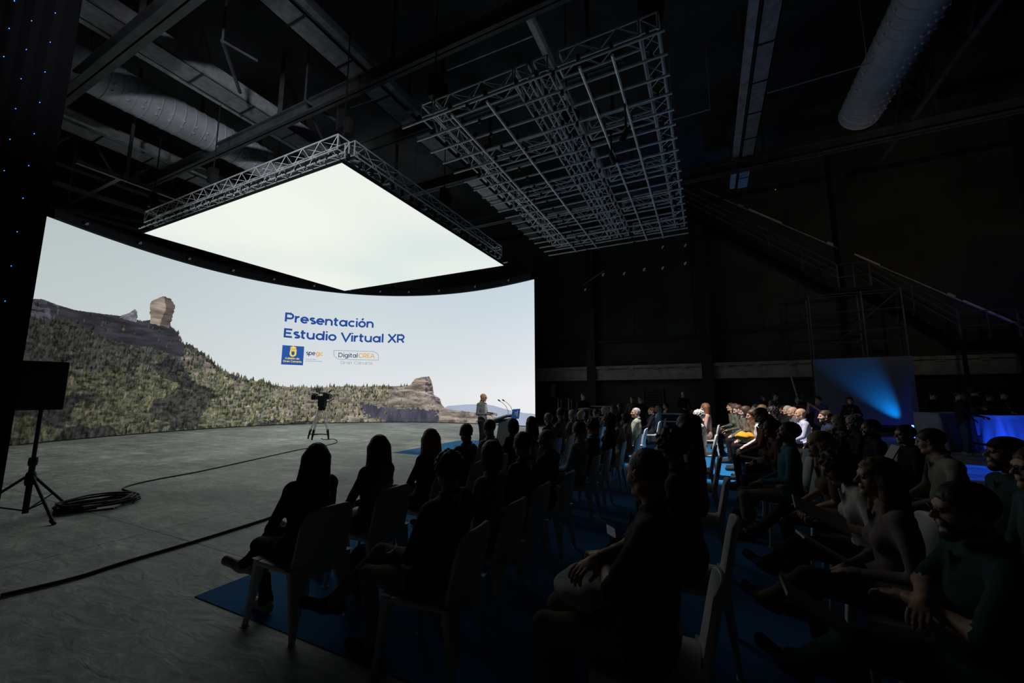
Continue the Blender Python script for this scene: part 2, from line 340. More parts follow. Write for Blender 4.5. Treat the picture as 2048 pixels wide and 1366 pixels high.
screen = thing('led_screen', 'huge curved video wall showing a rocky mountain, pine forest, pale sky and blue title', 'screen')
land = gridmesh('landscape_display', S1, T1, tolin(paint()), screen, 0); land.data.materials.append(LEDM)
Ts = np.linspace(TL, HS, 10); Ssk = np.linspace(0, SLEN, 160); a, b = np.meshgrid(Ssk, Ts)
sky = gridmesh('sky_display', Ssk, Ts, tolin(skycol(a, b)), screen, 0); sky.data.materials.append(LEDM)
# cabinet behind the picture, black rim above it
SB = np.linspace(-.1, SLEN+.1, 90)
def arcbox(mb, off0, off1, z0, z1, Sb=SB):
    x0, y0 = scr(Sb, off0); x1, y1 = scr(Sb, off1); n = len(Sb); P = []
    for i in range(n): P += [(x0[i], y0[i], z0), (x1[i], y1[i], z0), (x1[i], y1[i], z1), (x0[i], y0[i], z1)]
    F = [(i*4+k, (i+1)*4+k, (i+1)*4+(k+1) % 4, i*4+(k+1) % 4) for i in range(n-1) for k in range(4)]
    mb.quadmesh(P, F+[(3, 2, 1, 0), tuple((n-1)*4+k for k in range(4))])
q = MB(); arcbox(q, -.25, -.02, 0, HS+.02); q.build('cabinet', BLKP, screen)
q = MB(); arcbox(q, -.5, .06, HS+.03, HS+.35); q.build('top_rim', BLKP, screen)
q = MB(); arcbox(q, -.6, -.3, HS+.355, HS+.55); q.build('top_ledge', BLKP, screen)
q = MB(); arcbox(q, -.02, .03, 0.0, .035); q.build('bottom_sill', BLKP, screen)
# lettering -----------------------------------------------------
def arc(cx, cy, rx, ry, a0, a1, n=None):
    n = n or max(4, int(abs(a1-a0)/15)+1)
    return [(cx+rx*math.cos(math.radians(a0+(a1-a0)*i/(n-1))), cy+ry*math.sin(math.radians(a0+(a1-a0)*i/(n-1)))) for i in range(n)]
X = .74; h = X/2
O_ = arc(h, h, h-.08, h-.08, 0, 360, 25)
G = {
 'a': (.86, [O_, [(.70, 0), (.70, X)]]), 'd': (.86, [O_, [(.70, 0), (.70, 1.04)]]), 'p': (.86, [arc(h+.05, h, h-.08, h-.08, 0, 360, 25), [(.09, -.27), (.09, X)]]),
 'b': (.86, [arc(h+.05, h, h-.08, h-.08, 0, 360, 25), [(.09, 0), (.09, 1.04)]]),
 'g': (.86, [O_, [(.70, X), (.70, .02)]+arc(h, .02, .33, .22, 0, -140, 9)]), 'q': (.86, [O_]),
 'o': (.80, [O_]), 'ó': (.80, [O_, [(.34, .86), (.48, 1.06)]]),
 'e': (.80, [[(.08, h), (.66, h)]+arc(h, h, .29, .29, 5, 320, 22)]), 'c': (.72, [arc(h, h, .29, .29, 45, 315, 18)]),
 'n': (.80, [[(.09, 0), (.09, X)], [(.09, h)]+arc(.36, h+.02, .27, .27, 180, 0, 13)+[(.63, 0)]]),
 'u': (.80, [[(.63, 0), (.63, X)], [(.09, X)]+arc(.36, h-.02, .27, .27, 180, 360, 13)+[(.63, h)]]),
 'r': (.50, [[(.09, 0), (.09, X)], arc(.38, .37, .29, .29, 180, 85, 8)]),
 's': (.62, [arc(.3, .54, .2, .125, 40, 270, 12)+arc(.32, .21, .21, .13, 90, -140, 12)]),
 't': (.52, [[(.17, .95), (.17, .22)]+arc(.33, .22, .16, .14, 180, 290, 7), [(.0, .66), (.42, .66)]]),
 'i': (.26, [[(.11, 0), (.11, X)], [(.11, .90), (.11, 1.04)]]), 'í': (.26, [[(.11, 0), (.11, X)], [(.10, .86), (.22, 1.04)]]), 'l': (.26, [[(.11, 0), (.11, 1.04)]]),
 'P': (.86, [[(.1, 0), (.1, 1)], [(.1, .90), (.45, .90)]+arc(.45, .64, .26, .26, 90, -90, 13)+[(.1, .38)]]),
 'R': (.88, [[(.1, 0), (.1, 1)], [(.1, .90), (.45, .90)]+arc(.45, .64, .26, .26, 90, -90, 13)+[(.1, .38)], [(.46, .38), (.72, 0)]]),
 'E': (.80, [[(.1, 0), (.1, 1)], [(.1, .90), (.70, .90)], [(.1, .5), (.62, .5)], [(.1, .10), (.72, .10)]]),
 'V': (.92, [[(.03, 1), (.45, .03), (.87, 1)]]), 'X': (.92, [[(.06, 1), (.82, 0)], [(.82, 1), (.06, 0)]]),
 'D': (.98, [[(.1, 0), (.1, 1)], [(.1, .90), (.42, .90)]+arc(.42, .5, .40, .40, 90, -90, 15)+[(.1, .10)]]),
 'C': (.92, [arc(.5, .5, .42, .42, 45, 315, 19)]), 'G': (.98, [arc(.5, .5, .42, .42, 45, 325, 19)+[(.86, .26), (.86, .5), (.56, .5)]]),
 'A': (.92, [[(.03, 0), (.45, .97), (.87, 0)], [(.2, .3), (.7, .3)]]), ' ': (.36, []),
}
def ribbon(mb, pts, wd, off, closed=False):
    P = []; n = len(pts)
    for i in range(n):
        a = pts[i-1] if i > 0 else (pts[-2] if closed else pts[0]); b = pts[i+1] if i < n-1 else (pts[1] if closed else pts[-1]); p = pts[i]
        d1 = (p[0]-a[0], p[1]-a[1]); d2 = (b[0]-p[0], b[1]-p[1])
        l1 = math.hypot(*d1) or 1; l2 = math.hypot(*d2) or 1
        if i == 0 and not closed: d1, l1 = d2, l2
        if i == n-1 and not closed: d2, l2 = d1, l1
        n1 = (-d1[1]/l1, d1[0]/l1); n2 = (-d2[1]/l2, d2[0]/l2); m_ = (n1[0]+n2[0], n1[1]+n2[1]); ml = math.hypot(*m_) or 1
        m_ = (m_[0]/ml, m_[1]/ml); k = wd/2/max(.5, m_[0]*n1[0]+m_[1]*n1[1])
        P += [(p[0]+m_[0]*k, p[1]+m_[1]*k), (p[0]-m_[0]*k, p[1]-m_[1]*k)]
    xs, ys = scr([p[0] for p in P], off)
    mb.quadmesh([(x, y, p[1]) for x, y, p in zip(xs, ys, P)], [(2*i, 2*i+2, 2*i+3, 2*i+1) for i in range(n-1)])
def write(mb, txt, s0, s1, base, cap, wt, off=.006, slope=0):
    tot = sum(G[c][0] for c in txt)-.1; k = (s1-s0)/tot; x = 0
    for c in txt:
        adv, st = G[c]
        for line in st:
            pts = []
            for a_, b_ in line: pts.append((s0+(x+a_)*k, base+b_*cap+slope*(x+a_)*k))
            closed = len(line) > 12 and abs(line[0][0]-line[-1][0]) < 1e-6 and abs(line[0][1]-line[-1][1]) < 1e-6
            ribbon(mb, pts, wt*cap, off, closed)
        x += adv
def poly(mb, P, off):
    xs, ys = scr([p[0] for p in P], off); mb.quadmesh([(x, y, p[1]) for x, y, p in zip(xs, ys, P)], [tuple(range(len(P)))])
def emi(name, rgb, k=1): return mat(name, (0, 0, 0), 1, spec=0, emit=k, emit_rgb=lin(rgb))
NAVY = emi('title_blue', (38, 74, 148)); LOGO = emi('logo_blue', (44, 84, 160)); YEL = emi('logo_yellow', (240, 214, 90)); TEAL = emi('logo_teal', (52, 78, 104)); ORA = emi('logo_orange', (226, 164, 62)); GRY = emi('logo_grey', (140, 148, 156))
q = MB(); write(q, 'Presentación', 9.38, 13.98, 5.46, .5, .205); q.build('title_lettering', NAVY, screen)
q = MB(); write(q, 'Estudio Virtual XR', 9.38, 15.80, 4.60, .5, .205); q.build('title_lettering', NAVY, screen)
q = MB(); S_ = np.linspace(9.37, 10.42, 6)
poly(q, [(s, 3.15) for s in S_]+[(s, 4.18) for s in S_[::-1]], .006); lg = q.build('blue_logo_square', LOGO, screen)
q = MB(); write(q, 'Cabildo de', 9.54, 10.22, 3.45, .1, .2, .011); write(q, 'Gran Canaría', 9.45, 10.33, 3.29, .1, .2, .011)
poly(q, [(9.76, 3.99), (9.73, 3.75)]+[(9.895+.165*math.cos(a), 3.76-.17*math.sin(a)) for a in np.linspace(math.pi, 0, 9)]+[(10.06, 3.99)], .011)
poly(q, [(9.74, 4.01), (9.77, 4.06), (9.74, 4.10), (9.82, 4.13), (9.895, 4.17), (9.97, 4.13), (10.05, 4.10), (10.02, 4.06), (10.05, 4.01)], .011)
q.build('crest_and_name', YEL, lg)
q = MB(); poly(q, [(9.82, 3.93), (9.82, 3.72), (9.9, 3.66), (9.97, 3.72), (9.97, 3.93), (9.93, 3.85), (9.895, 3.93), (9.86, 3.85)], .014); q.build('crest_castle', LOGO, lg)
q = MB(); write(q, 'spe', 10.53, 10.98, 3.72, .26, .15); write(q, 'Digital', 12.17, 13.19, 3.68, .26, .15); q.build('logo_words_dark', TEAL, screen)
q = MB(); write(q, 'gc', 11.02, 11.38, 3.72, .26, .15); write(q, 'CREA', 13.24, 14.1, 3.68, .26, .15); q.build('logo_words_orange', ORA, screen)
q = MB(); write(q, 'Gran Canaria', 12.3, 14.02, 3.29, .19, .09)
write(q, 'Sociedad de', 10.53, 11.02, 3.5, .05, .1) if 'S' in G else None
ribbon(q, [(11.93, 4.06)]+[(13.9, 4.06)]+arc(13.95, 3.78, .40, .28, 90, 0, 9)+[(14.35, 3.56), (12.4, 3.56)]+arc(12.33, 3.9, .40, .34, 270, 180, 9)+[(11.93, 4.06)], .025, .006)
for s0, s1, t in ((10.53, 11.03, 3.50), (10.53, 11.38, 3.40)):
    s = s0
    while s < s1-.03:
        l = .025+.02*((int(s*97)) % 3); ribbon(q, [(s, t), (s+l, t)], .03, .006); s += l+.018
q.build('logo_words_grey', GRY, screen)
# tracking cameras along the top rim and down the right end
TRK = []
TB = mat('tracker_black', (.03, .03, .035), .4, spec=.5); TV = mat('tracker_violet', (.1, .05, .3), .4, emit=1.6, emit_rgb=(.3, .2, 1))
def tracker(loc, rz, label, glow=.4):
    t = thing('tracking_camera', label, 'camera', loc, rz, 'small tracking cameras around the screen')
    q = MB(); q.box((0, 0, 0), (.14, .09, .12)); q.box((0, .06, .1), (.03, .03, .12)); q.box((0, .1, 0), (.04, .16, .04)); q.build('housing', TB, t)
    q = MB(); q.tube((0, -.045, 0), (0, -.075, 0), .045, n=12); l = q.build('lens', mat('tracker_glass', (.5, .5, .55), .15, spec=1), t)
    q = MB(); q.tube((.035, -.046, .045), (.035, -.05, .045), .009, n=6); q.tube((-.035, -.046, -.03), (-.035, -.05, -.03), .007, n=6); q.build('status_light', TV, t)
    return t
names = ['nearest its left end', 'second from its left end', 'above the pale sky left of the rock tower', 'above the forest slope', 'just left of the title', 'above the start of the title', 'behind the far corner of the light panel', 'above the end of the title', 'right of the title', 'above the small rocky outcrop', 'above the lectern', 'nearest the right end of the screen']
for k, s in enumerate((1.1, 2.95, 4.9, 6.8, 8.7, 10.7, 12.6, 14.3, 16.0, 17.9, 20.3, 22.6)):
    x, y = scr([s, s+.1], .07); a = math.atan2(y[1]-y[0], x[1]-x[0]); tracker((x[0], y[0], HS+.22), a, 'small tracking camera on the screen rim, '+names[k])
xe, ye = scr([SLEN+.28], 0)
for k, z in enumerate((5.0, 4.6, 2.9, 2.35)):
    tracker((xe[0], ye[0], z), -.4, 'small tracking camera %s on the pole at the right end of the screen' % ['highest', 'second highest', 'second lowest', 'lowest'][k])
q = MB(); q.tube((xe[0], ye[0]+.12, 0), (xe[0], ye[0]+.12, 7.6), .025); tag(q.build('camera_pole', BLKP), 'thin black pole at the right end of the curved screen', 'pole')
# ---------------------------------------------------------------- LED side wall seen from behind (black, blue status dots)
SWP = Vector((-7.0*math.cos(YAW)-math.sin(YAW)*5.4, -7.0*math.sin(YAW)+math.cos(YAW)*5.4, 0))
e1 = at(104, 312, 5.0); k = math.hypot(SWP.x, SWP.y)/math.hypot(e1.x, e1.y); D0 = Vector((e1.x*k, e1.y*k, 0))
ang = YAW+math.radians(90+76); DV = Vector((math.cos(ang), math.sin(ang), 0))       # runs to the left, away
side = thing('side_video_wall', 'tall black rear of a video wall at the left edge with tiny blue status lights', 'screen', D0, ang)
q = MB(); q.box2((0, -.05, 0), (4.2, .12, 8.6)); q.build('panel', mat('drape_black', (.004, .004, .005), 1, spec=0), side)
q = MB()
for i in range(9): q.box2((i*.5+.02, .05, 0), (i*.5+.06, .2, 8.6))
q.build('rear_frame', mat('drape_black_2', (.005, .005, .006), 1, spec=0), side)
BD = mat('blue_status_light', (.05, .1, .6), .4, emit=9, emit_rgb=(.02, .12, 1))
DN = 1 if (Vector((-math.sin(ang), math.cos(ang), 0))@(-D0)) > 0 else -1
for i in range(4):
    for jz in range(17):
        q = MB(); z = .33+jz*.5; x = .03+i*.53
        q.box2((x-.006, DN*.20-.004, z-.004), (x+.006, DN*.20+.004, z+.004)); q.build('status_light', BD, side)
q = MB(); xl, yl = scr([-.35], .1); q.tube((xl[0], yl[0], 0), (xl[0], yl[0], 8.3), .03); tag(q.build('camera_pole', BLKP), 'thin black pole between the side wall and the left end of the screen', 'pole')
for k, z in enumerate((7.9, 6.9, 4.35)):
    tracker((xl[0]+.1, yl[0]-.1, z), -math.pi*.6, 'tracking camera with violet glow, %s on the pole left of the screen' % ['highest', 'second', 'lowest'][k])
# ---------------------------------------------------------------- LED ceiling panel with its truss frame
ALU = mat('truss_aluminium', (.80, .81, .83), .34, .15, var=.15, scale=6)
ZP = 7.3
pa = at(287, 468, ZP); pb = at(681, 325, ZP); pc = at(1008, 531, ZP); pd = at(692, 581, ZP)
PX0, PX1, PY0, PY1 = (pa.x+pd.x)/2, (pb.x+pc.x)/2, (pa.y+pb.y)/2, (pc.y+pd.y)/2
def truss(mb, a, b, w=.3, h=.3, r=.021, rd=.0095, step=.33, zig=True):
    a = Vector(a); b = Vector(b); d = (b-a).normalized(); L = (b-a).length; s = d.cross(Vector((0, 0, 1))).normalized()*w/2; u = Vector((0, 0, h))
    for sg in (-1, 1):
        for v in (Vector((0, 0, 0)), u): mb.tube(a+s*sg+v, b+s*sg+v, r, n=6)
    n = max(2, int(L/step)); 
    for i in range(n):
        p = a+d*(L*i/n); q_ = a+d*(L*(i+1)/n); f = i % 2
        for sg in (-1, 1):
            mb.tube(p+s*sg+(u if f else u*0), q_+s*sg+(u*0 if f else u), rd, n=4, cap=False)
        for v in (u*0, u): mb.tube(p+v+s*(1 if f else -1), q_+v-s*(1 if f else -1), rd, n=4, cap=False)
    for p in (a, b):
        for c1, c2 in ((-s, s), (s, s+u), (s+u, -s+u), (-s+u, -s)): mb.tube(p+c1, p+c2, r*.9, n=5, cap=False)
pan = thing('ceiling_light_panel', 'large glowing white square video panel hanging under a silver truss', 'panel', ((PX0+PX1)/2, (PY0+PY1)/2, ZP))
q = MB(); q.quadmesh([(PX0, PY0, ZP), (PX1, PY0, ZP), (PX1, PY1, ZP), (PX0, PY1, ZP)], [(0, 3, 2, 1)])
m = bpy.data.materials.new('panel_glow'); m.use_nodes = True; nt = m.node_tree; nt.nodes.remove(nt.nodes['Principled BSDF'])
em = nt.nodes.new('ShaderNodeEmission'); tc = nt.nodes.new('ShaderNodeTexCoord'); gr = nt.nodes.new('ShaderNodeTexNoise'); gr.inputs['Scale'].default_value = .12; gr.inputs['Detail'].default_value = 1
cr = nt.nodes.new('ShaderNodeValToRGB'); cr.color_ramp.elements[0].color = (*lin((222, 233, 230)), 1); cr.color_ramp.elements[1].color = (*lin((242, 246, 236)), 1)
cr.color_ramp.elements[0].position = .35; cr.color_ramp.elements[1].position = .65
nt.links.new(tc.outputs['Object'], gr.inputs[0]); nt.links.new(gr.outputs['Fac'], cr.inputs[0]); nt.links.new(cr.outputs[0], em.inputs[0]); nt.links.new(em.outputs[0], nt.nodes['Material Output'].inputs[0])
child('glowing_face', q, m, pan)
q = MB(); q.box2((PX0, PY0, ZP+.01), (PX1, PY1, ZP+.10)); child('panel_back', q, BLKP, pan)
its = [(lambda q, y=y: q.tube((PX0-.15, y, ZP+.17), (PX1+.15, y, ZP+.17), .025, n=6)) for y in (PY0-.1, PY0+1.5, PY0+3.2, PY0+4.9, PY0+6.6, PY1+.1)]
its += [(lambda q, x=x: q.tube((x, PY0-.12, ZP+.2), (x, PY0+.3, ZP+.2), .014, n=5)) for x in np.arange(PX0+.25, PX1, .5)]
child_many('support_pipe', its, ALU, pan)
for a_, b_ in (((PX0+.1, PY0+.1), (PX1-.1, PY0+.1)), ((PX0+.1, PY1-.2), (PX1-.1, PY1-.2)), ((PX0+.1, PY0+.3), (PX0+.1, PY1-.3)), ((PX1-.1, PY0+.3), (PX1-.1, PY1-.3)), (((PX0+PX1)/2, PY0+.3), ((PX0+PX1)/2, PY1-.3))):
    q = MB(); truss(q, (*a_, ZP+.36), (*b_, ZP+.36), w=.35, h=.4); child('truss_section', q, ALU, pan)
its = [(lambda q, k=k: q.box((PX0+(PX1-PX0)*k, PY0-.1, ZP+.2), (.05, .07, .1))) for k in np.linspace(0, 1, 26)]
its += [(lambda q, k=k: q.box((PX1, PY0+(PY1-PY0)*k, ZP+.25), (.09, .05, .16))) for k in np.linspace(.02, .98, 22)]
child_many('clamp', its, BLKP, pan)
# motors and chains holding the panel
def hoist(x, y, ztop, z0, label):
    t = thing('chain_hoist', label, 'hoist', (x, y, z0))
    q = MB(); q.box((0, 0, .45), (.22, .22, .5)); q.tube((0, 0, 0), (0, 0, .2), .04); q.build('motor', BLKP, t)
    q = MB(); q.tube((0, 0, .7), (0, 0, ztop-z0), .018, n=6); q.build('chain', BLKP, t)
    q = MB(); q.lathe([(.11, -.1), (.15, .25), (.15, .3)], (.16, 0, .1), 10); q.build('chain_bag', mat('chain_bag_black', (.015, .015, .015), .95), t)
    return t
hoist(PX1-.1, PY0+.1, 11.2, ZP+.8, 'black chain hoist above the near right corner of the glowing panel')
hoist(PX0+3.9, PY0+.1, 11.2, ZP+.8, 'black chain hoist above the near edge of the glowing panel')
hoist(PX0+.1, PY0+.1, 11.2, ZP+.8, 'black chain hoist above the left corner of the glowing panel')
hoist(PX1-.1, (PY0+PY1)/2, 11.2, ZP+.8, 'black chain hoist above the right edge of the glowing panel')
# ---------------------------------------------------------------- hanging truss grid
ZG = 7.1
ga = at(845, 235, ZG+.15); gb = at(1303, 75, ZG+.15); gc = at(1365, 465, ZG); gd = at(1115, 505, ZG)
GX0, GX1, GY0, GY1 = (ga.x+gd.x)/2, (gb.x+gc.x)/2, (ga.y+gb.y)/2, (gc.y+gd.y)/2
grid = thing('lighting_truss_grid', 'silver aluminium truss grid with cross pipes hanging from the dark roof', 'truss', ((GX0+GX1)/2, (GY0+GY1)/2, ZG))
zt = ZG+.22; xm = GX0+(GX1-GX0)*.53
def sec(a_, b_, **k):
    q = MB(); truss(q, a_, b_, **k); child('truss_section', q, ALU, grid)
for y in (GY0+.15, GY0+(GY1-GY0)*.26, GY0+(GY1-GY0)*.5, GY0+(GY1-GY0)*.74, GY1-.15):
    for a_, b_ in ((GX0, xm-.3), (xm+.3, GX1)): sec((a_+.25, y, zt), (b_-.2 if b_ == GX1 else b_, y, zt), w=.29, h=.29)
for x in (GX0+.05, xm-.2, xm+.2, GX1-.05): sec((x, GY0, zt), (x, GY1, zt), w=.29, h=.29)
for k, y in enumerate(np.linspace(GY0-.15, GY1+.15, 19)):
    q = MB(); q.tube((GX0-.45, y, ZG), (GX1+.2, y, ZG), .026, n=8); child('cross_pipe', q, ALU, grid)
for x in (GX0+.75, GX0+1.55, GX0+3.35, GX0+3.9):
    q = MB(); q.tube((x, GY0-.1, ZG-.055), (x, GY1+.1, ZG-.055), .026, n=8); child('long_pipe', q, ALU, grid)
its = []
for y in np.linspace(GY0-.15, GY1+.15, 19):
    for x in (GX0, GX0+.75, GX0+1.55, xm-.2, xm+.2, GX0+3.35, GX0+3.9, GX1-.05): its.append((lambda q, x=x, y=y: q.box((x, y, ZG+.06), (.05, .08, .12))))
    for x in (GX0+1.15, GX0+2.9): its.append((lambda q, x=x, y=y: q.box((x, y, ZG-.05), (.05, .05, .09))))
child_many('clamp', its, BLKP, grid)
for k, (x, y, nm) in enumerate([(GX0+.1, GY0+.2, 'near left corner'), (GX1-.1, GY0+.2, 'near right corner'), (xm, GY0+2.2, 'near middle'), (xm, GY1-1.5, 'far middle')]):
    hoist(x, y, 11.2, ZG+.55, 'black chain hoist above the %s of the truss grid' % nm)
# lamp bodies belonging to the stage lights and to the added truss fill
LB = mat('lamp_black', (.02, .02, .022), .5)
def lampbody(loc, tgt, label, ztop, size=.2):
    t = thing('stage_or_fill_lamp', label, 'lamp', loc); d = (Vector(tgt)-Vector(loc)).normalized()
    q = MB(); q.tube(-d*.06, -d*(.06+size*2), size*.55, size*.45, n=14); q.tube(-d*.03, -d*.06, size*.6, n=14); q.build('housing', LB, t)
    q = MB(); q.tube(-d*.2+Vector((0, 0, size*.4)), Vector((0, 0, ztop-loc[2]))-d*.2, .02, n=6); q.build('yoke', LB, t)
    return t
lampbody((-1.2, 7.2, 6.3), (-4.9, 9.6, 1.3), 'black stage lamp under the truss grid aimed at the lectern', ZG-.04, .11)
lampbody((-1.5, 8.2, 6.5), (.6, 10.4, .8), 'black stage lamp under the right part of the truss grid aimed down at the audience', ZG-.04, .11)
lampbody((-1.5, -3, 6.5), (-12.4, 6.5, 7.9), 'added black fill lamp hanging unseen behind the camera aimed up at the panel truss', ZC, .2)  # body made up to go with the added truss fill
for k, (px, py) in enumerate([(1172, 580), (1208, 550), (1250, 548), (1290, 540), (1327, 537), (1372, 528), (1372, 492), (1327, 495)]):
    p = at(px, py, 6.6 if py > 500 else 7.6); f = 1
    tracker(p, -.5, 'tracking camera on the far rail behind the truss grid, %s' % ['leftmost and lowest', 'second from the left', 'third from the left', 'fourth from the left', 'fifth from the left', 'rightmost of the lower row', 'upper right one', 'upper left one'][k])
rp = [at(px, py-4, 6.6) for px, py in ((1165, 578), (1208, 550), (1290, 540), (1385, 526))]
q = MB(); q.path([p+Vector((0, .12, .14)) for p in rp], .03); tag(q.build('camera_rail', BLKP), 'thin dark rail carrying tracking cameras behind the truss grid', 'rail')
rp = [at(px, py-4, 7.6) for px, py in ((1300, 499), (1327, 495), (1372, 492), (1400, 488))]
q = MB(); q.path([p+Vector((0, .12, .14)) for p in rp], .03); tag(q.build('camera_rail', BLKP), 'short dark upper rail with two tracking cameras behind the truss grid', 'rail')
# ---------------------------------------------------------------- bodies: smooth distance fields turned into one skin
class Field:
    def __init__(s, lo, hi, h):
        s.h = h; s.ax = [np.arange(a, b+h, h, dtype=np.float32) for a, b in zip(lo, hi)]
        n = [len(a) for a in s.ax]; s.F = np.full(n, 9, np.float32); s.D = np.full(n, 9, np.float32); s.T = np.zeros(n, np.int8)
    def _win(s, lo, hi):
        sl = []
        for a, l, u in zip(s.ax, lo, hi):
            i = max(0, int((l-a[0])/s.h)); j = min(len(a), int((u-a[0])/s.h)+2); sl.append(slice(i, max(i+1, j)))
        return tuple(sl), s.ax[0][sl[0]][:, None, None], s.ax[1][sl[1]][None, :, None], s.ax[2][sl[2]][None, None, :]
    def _put(s, sl, d, k, tag, sub):
        F = s.F[sl]
        if sub:
            a = -d; h = np.maximum(k-np.abs(F-a), 0)/k; s.F[sl] = np.maximum(F, a)+h*h*k*.25; return
        h = np.maximum(k-np.abs(F-d), 0)/k; s.F[sl] = np.minimum(F, d)-h*h*k*.25
        D = s.D[sl]; m = d < D; D[m] = d[m]; T = s.T[sl]; T[m] = tag
    def cone(s, a, b, ra, rb, k=.03, tag=0, sub=False):
        a = np.array(a, np.float32); b = np.array(b, np.float32); mg = max(ra, rb)+k+.03
        sl, x, y, z = s._win(np.minimum(a, b)-mg, np.maximum(a, b)+mg); d = b-a; L = max(float(d@d), 1e-9)
        t = np.clip(((x-a[0])*d[0]+(y-a[1])*d[1]+(z-a[2])*d[2])/L, 0, 1)
        s._put(sl, np.sqrt((x-a[0]-t*d[0])**2+(y-a[1]-t*d[1])**2+(z-a[2]-t*d[2])**2)-(ra+(rb-ra)*t), k, tag, sub)
    def ell(s, c, r, k=.03, tag=0, sub=False, R=None):
        mg = max(r)+k+.03; sl, x, y, z = s._win(np.array(c)-mg, np.array(c)+mg); x = x-c[0]; y = y-c[1]; z = z-c[2]
        if R is not None:
            x, y, z = (R[0][0]*x+R[1][0]*y+R[2][0]*z, R[0][1]*x+R[1][1]*y+R[2][1]*z, R[0][2]*x+R[1][2]*y+R[2][2]*z)
        k0 = np.sqrt((x/r[0])**2+(y/r[1])**2+(z/r[2])**2); k1 = np.sqrt((x/r[0]**2)**2+(y/r[1]**2)**2+(z/r[2]**2)**2)+1e-9
        s._put(sl, (k0*(k0-1)/k1).astype(np.float32), k, tag, sub)
    def boxcut(s, lo, hi):
        sl, x, y, z = s._win(lo, hi); q = np.maximum(np.maximum(np.maximum(lo[0]-x, x-hi[0]), np.maximum(lo[1]-y, y-hi[1])), np.maximum(lo[2]-z, z-hi[2]))
        s.F[sl] = np.maximum(s.F[sl], -q)
    def mesh(s):
        F = s.F; V = F < 0; nx, ny, nz = F.shape; c = 0
        for i in (0, 1):
            for j in (0, 1):
                for k in (0, 1): c = c+V[i:nx-1+i, j:ny-1+j, k:nz-1+k]
        act = (c > 0) & (c < 8); idx = np.full(act.shape, -1, np.int64); A = np.argwhere(act); idx[act] = np.arange(len(A))
        P = np.zeros((len(A), 3)); W = np.zeros(len(A)); a0, a1, a2 = A.T
        for ax in range(3):
            o = [k for k in range(3) if k != ax]
            for u in (0, 1):
                for v in (0, 1):
                    q = [a0, a1, a2]; q[o[0]] = q[o[0]]+u; q[o[1]] = q[o[1]]+v; p = list(q); p[ax] = p[ax]+1
                    f0 = F[tuple(q)]; f1 = F[tuple(p)]; m = (f0 < 0) != (f1 < 0); t = np.where(m, f0/np.where(m, f0-f1, 1), 0)
                    for ax2 in range(3): P[:, ax2] += m*(q[ax2]+(t if ax2 == ax else 0))
                    W += m
        P = P/W[:, None]*s.h+np.array([a[0] for a in s.ax]); Q = []; TG = []
        for ax in range(3):
            o = [(ax+1) % 3, (ax+2) % 3]; sl0 = [slice(1, -1)]*3; sl0[ax] = slice(0, -1); sl1 = list(sl0); sl1[ax] = slice(1, None)
            f0 = V[tuple(sl0)]; f1 = V[tuple(sl1)]; E = np.argwhere(f0 != f1)
            if not len(E): continue
            fl = f0[tuple(E.T)]; off = np.ones(3, int); off[ax] = 0; E = E+off; cs = []
            for u, v in ((-1, -1), (0, -1), (0, 0), (-1, 0)):
                e = E.copy(); e[:, o[0]] += u; e[:, o[1]] += v; cs.append(idx[tuple(e.T)])
            q = np.stack(cs, 1); q[~fl] = q[~fl][:, ::-1]; Q.append(q); TG.append(s.T[tuple(E.T)])
        Q = np.concatenate(Q); TG = np.concatenate(TG); ok = (Q >= 0).all(1); return P, Q[ok], TG[ok]
    def noise(s, amp, fr, seed=0, groove=0, gf=40):
        x = s.ax[0][:, None, None]; y = s.ax[1][None, :, None]; z = s.ax[2][None, None, :]
        n = np.sin(x*fr+seed+1.7*np.sin(z*fr*.8))*np.sin(y*fr*1.1+seed*2+1.3*np.sin(x*fr*.7))*np.sin(z*fr*.9+seed*3)
        s.F = s.F+amp*n
        if groove: s.F = s.F+groove*np.sin(np.arctan2(y, x)*gf+6*np.sin(z*14))
def xform(P, R, t): return P@np.array(R).T+np.array(t)
def rotm(yaw=0, pitch=0, roll=0):
    return Matrix.Rotation(yaw, 3, 'Z') @ Matrix.Rotation(pitch, 3, 'X') @ Matrix.Rotation(roll, 3, 'Y')
CACHE = {}
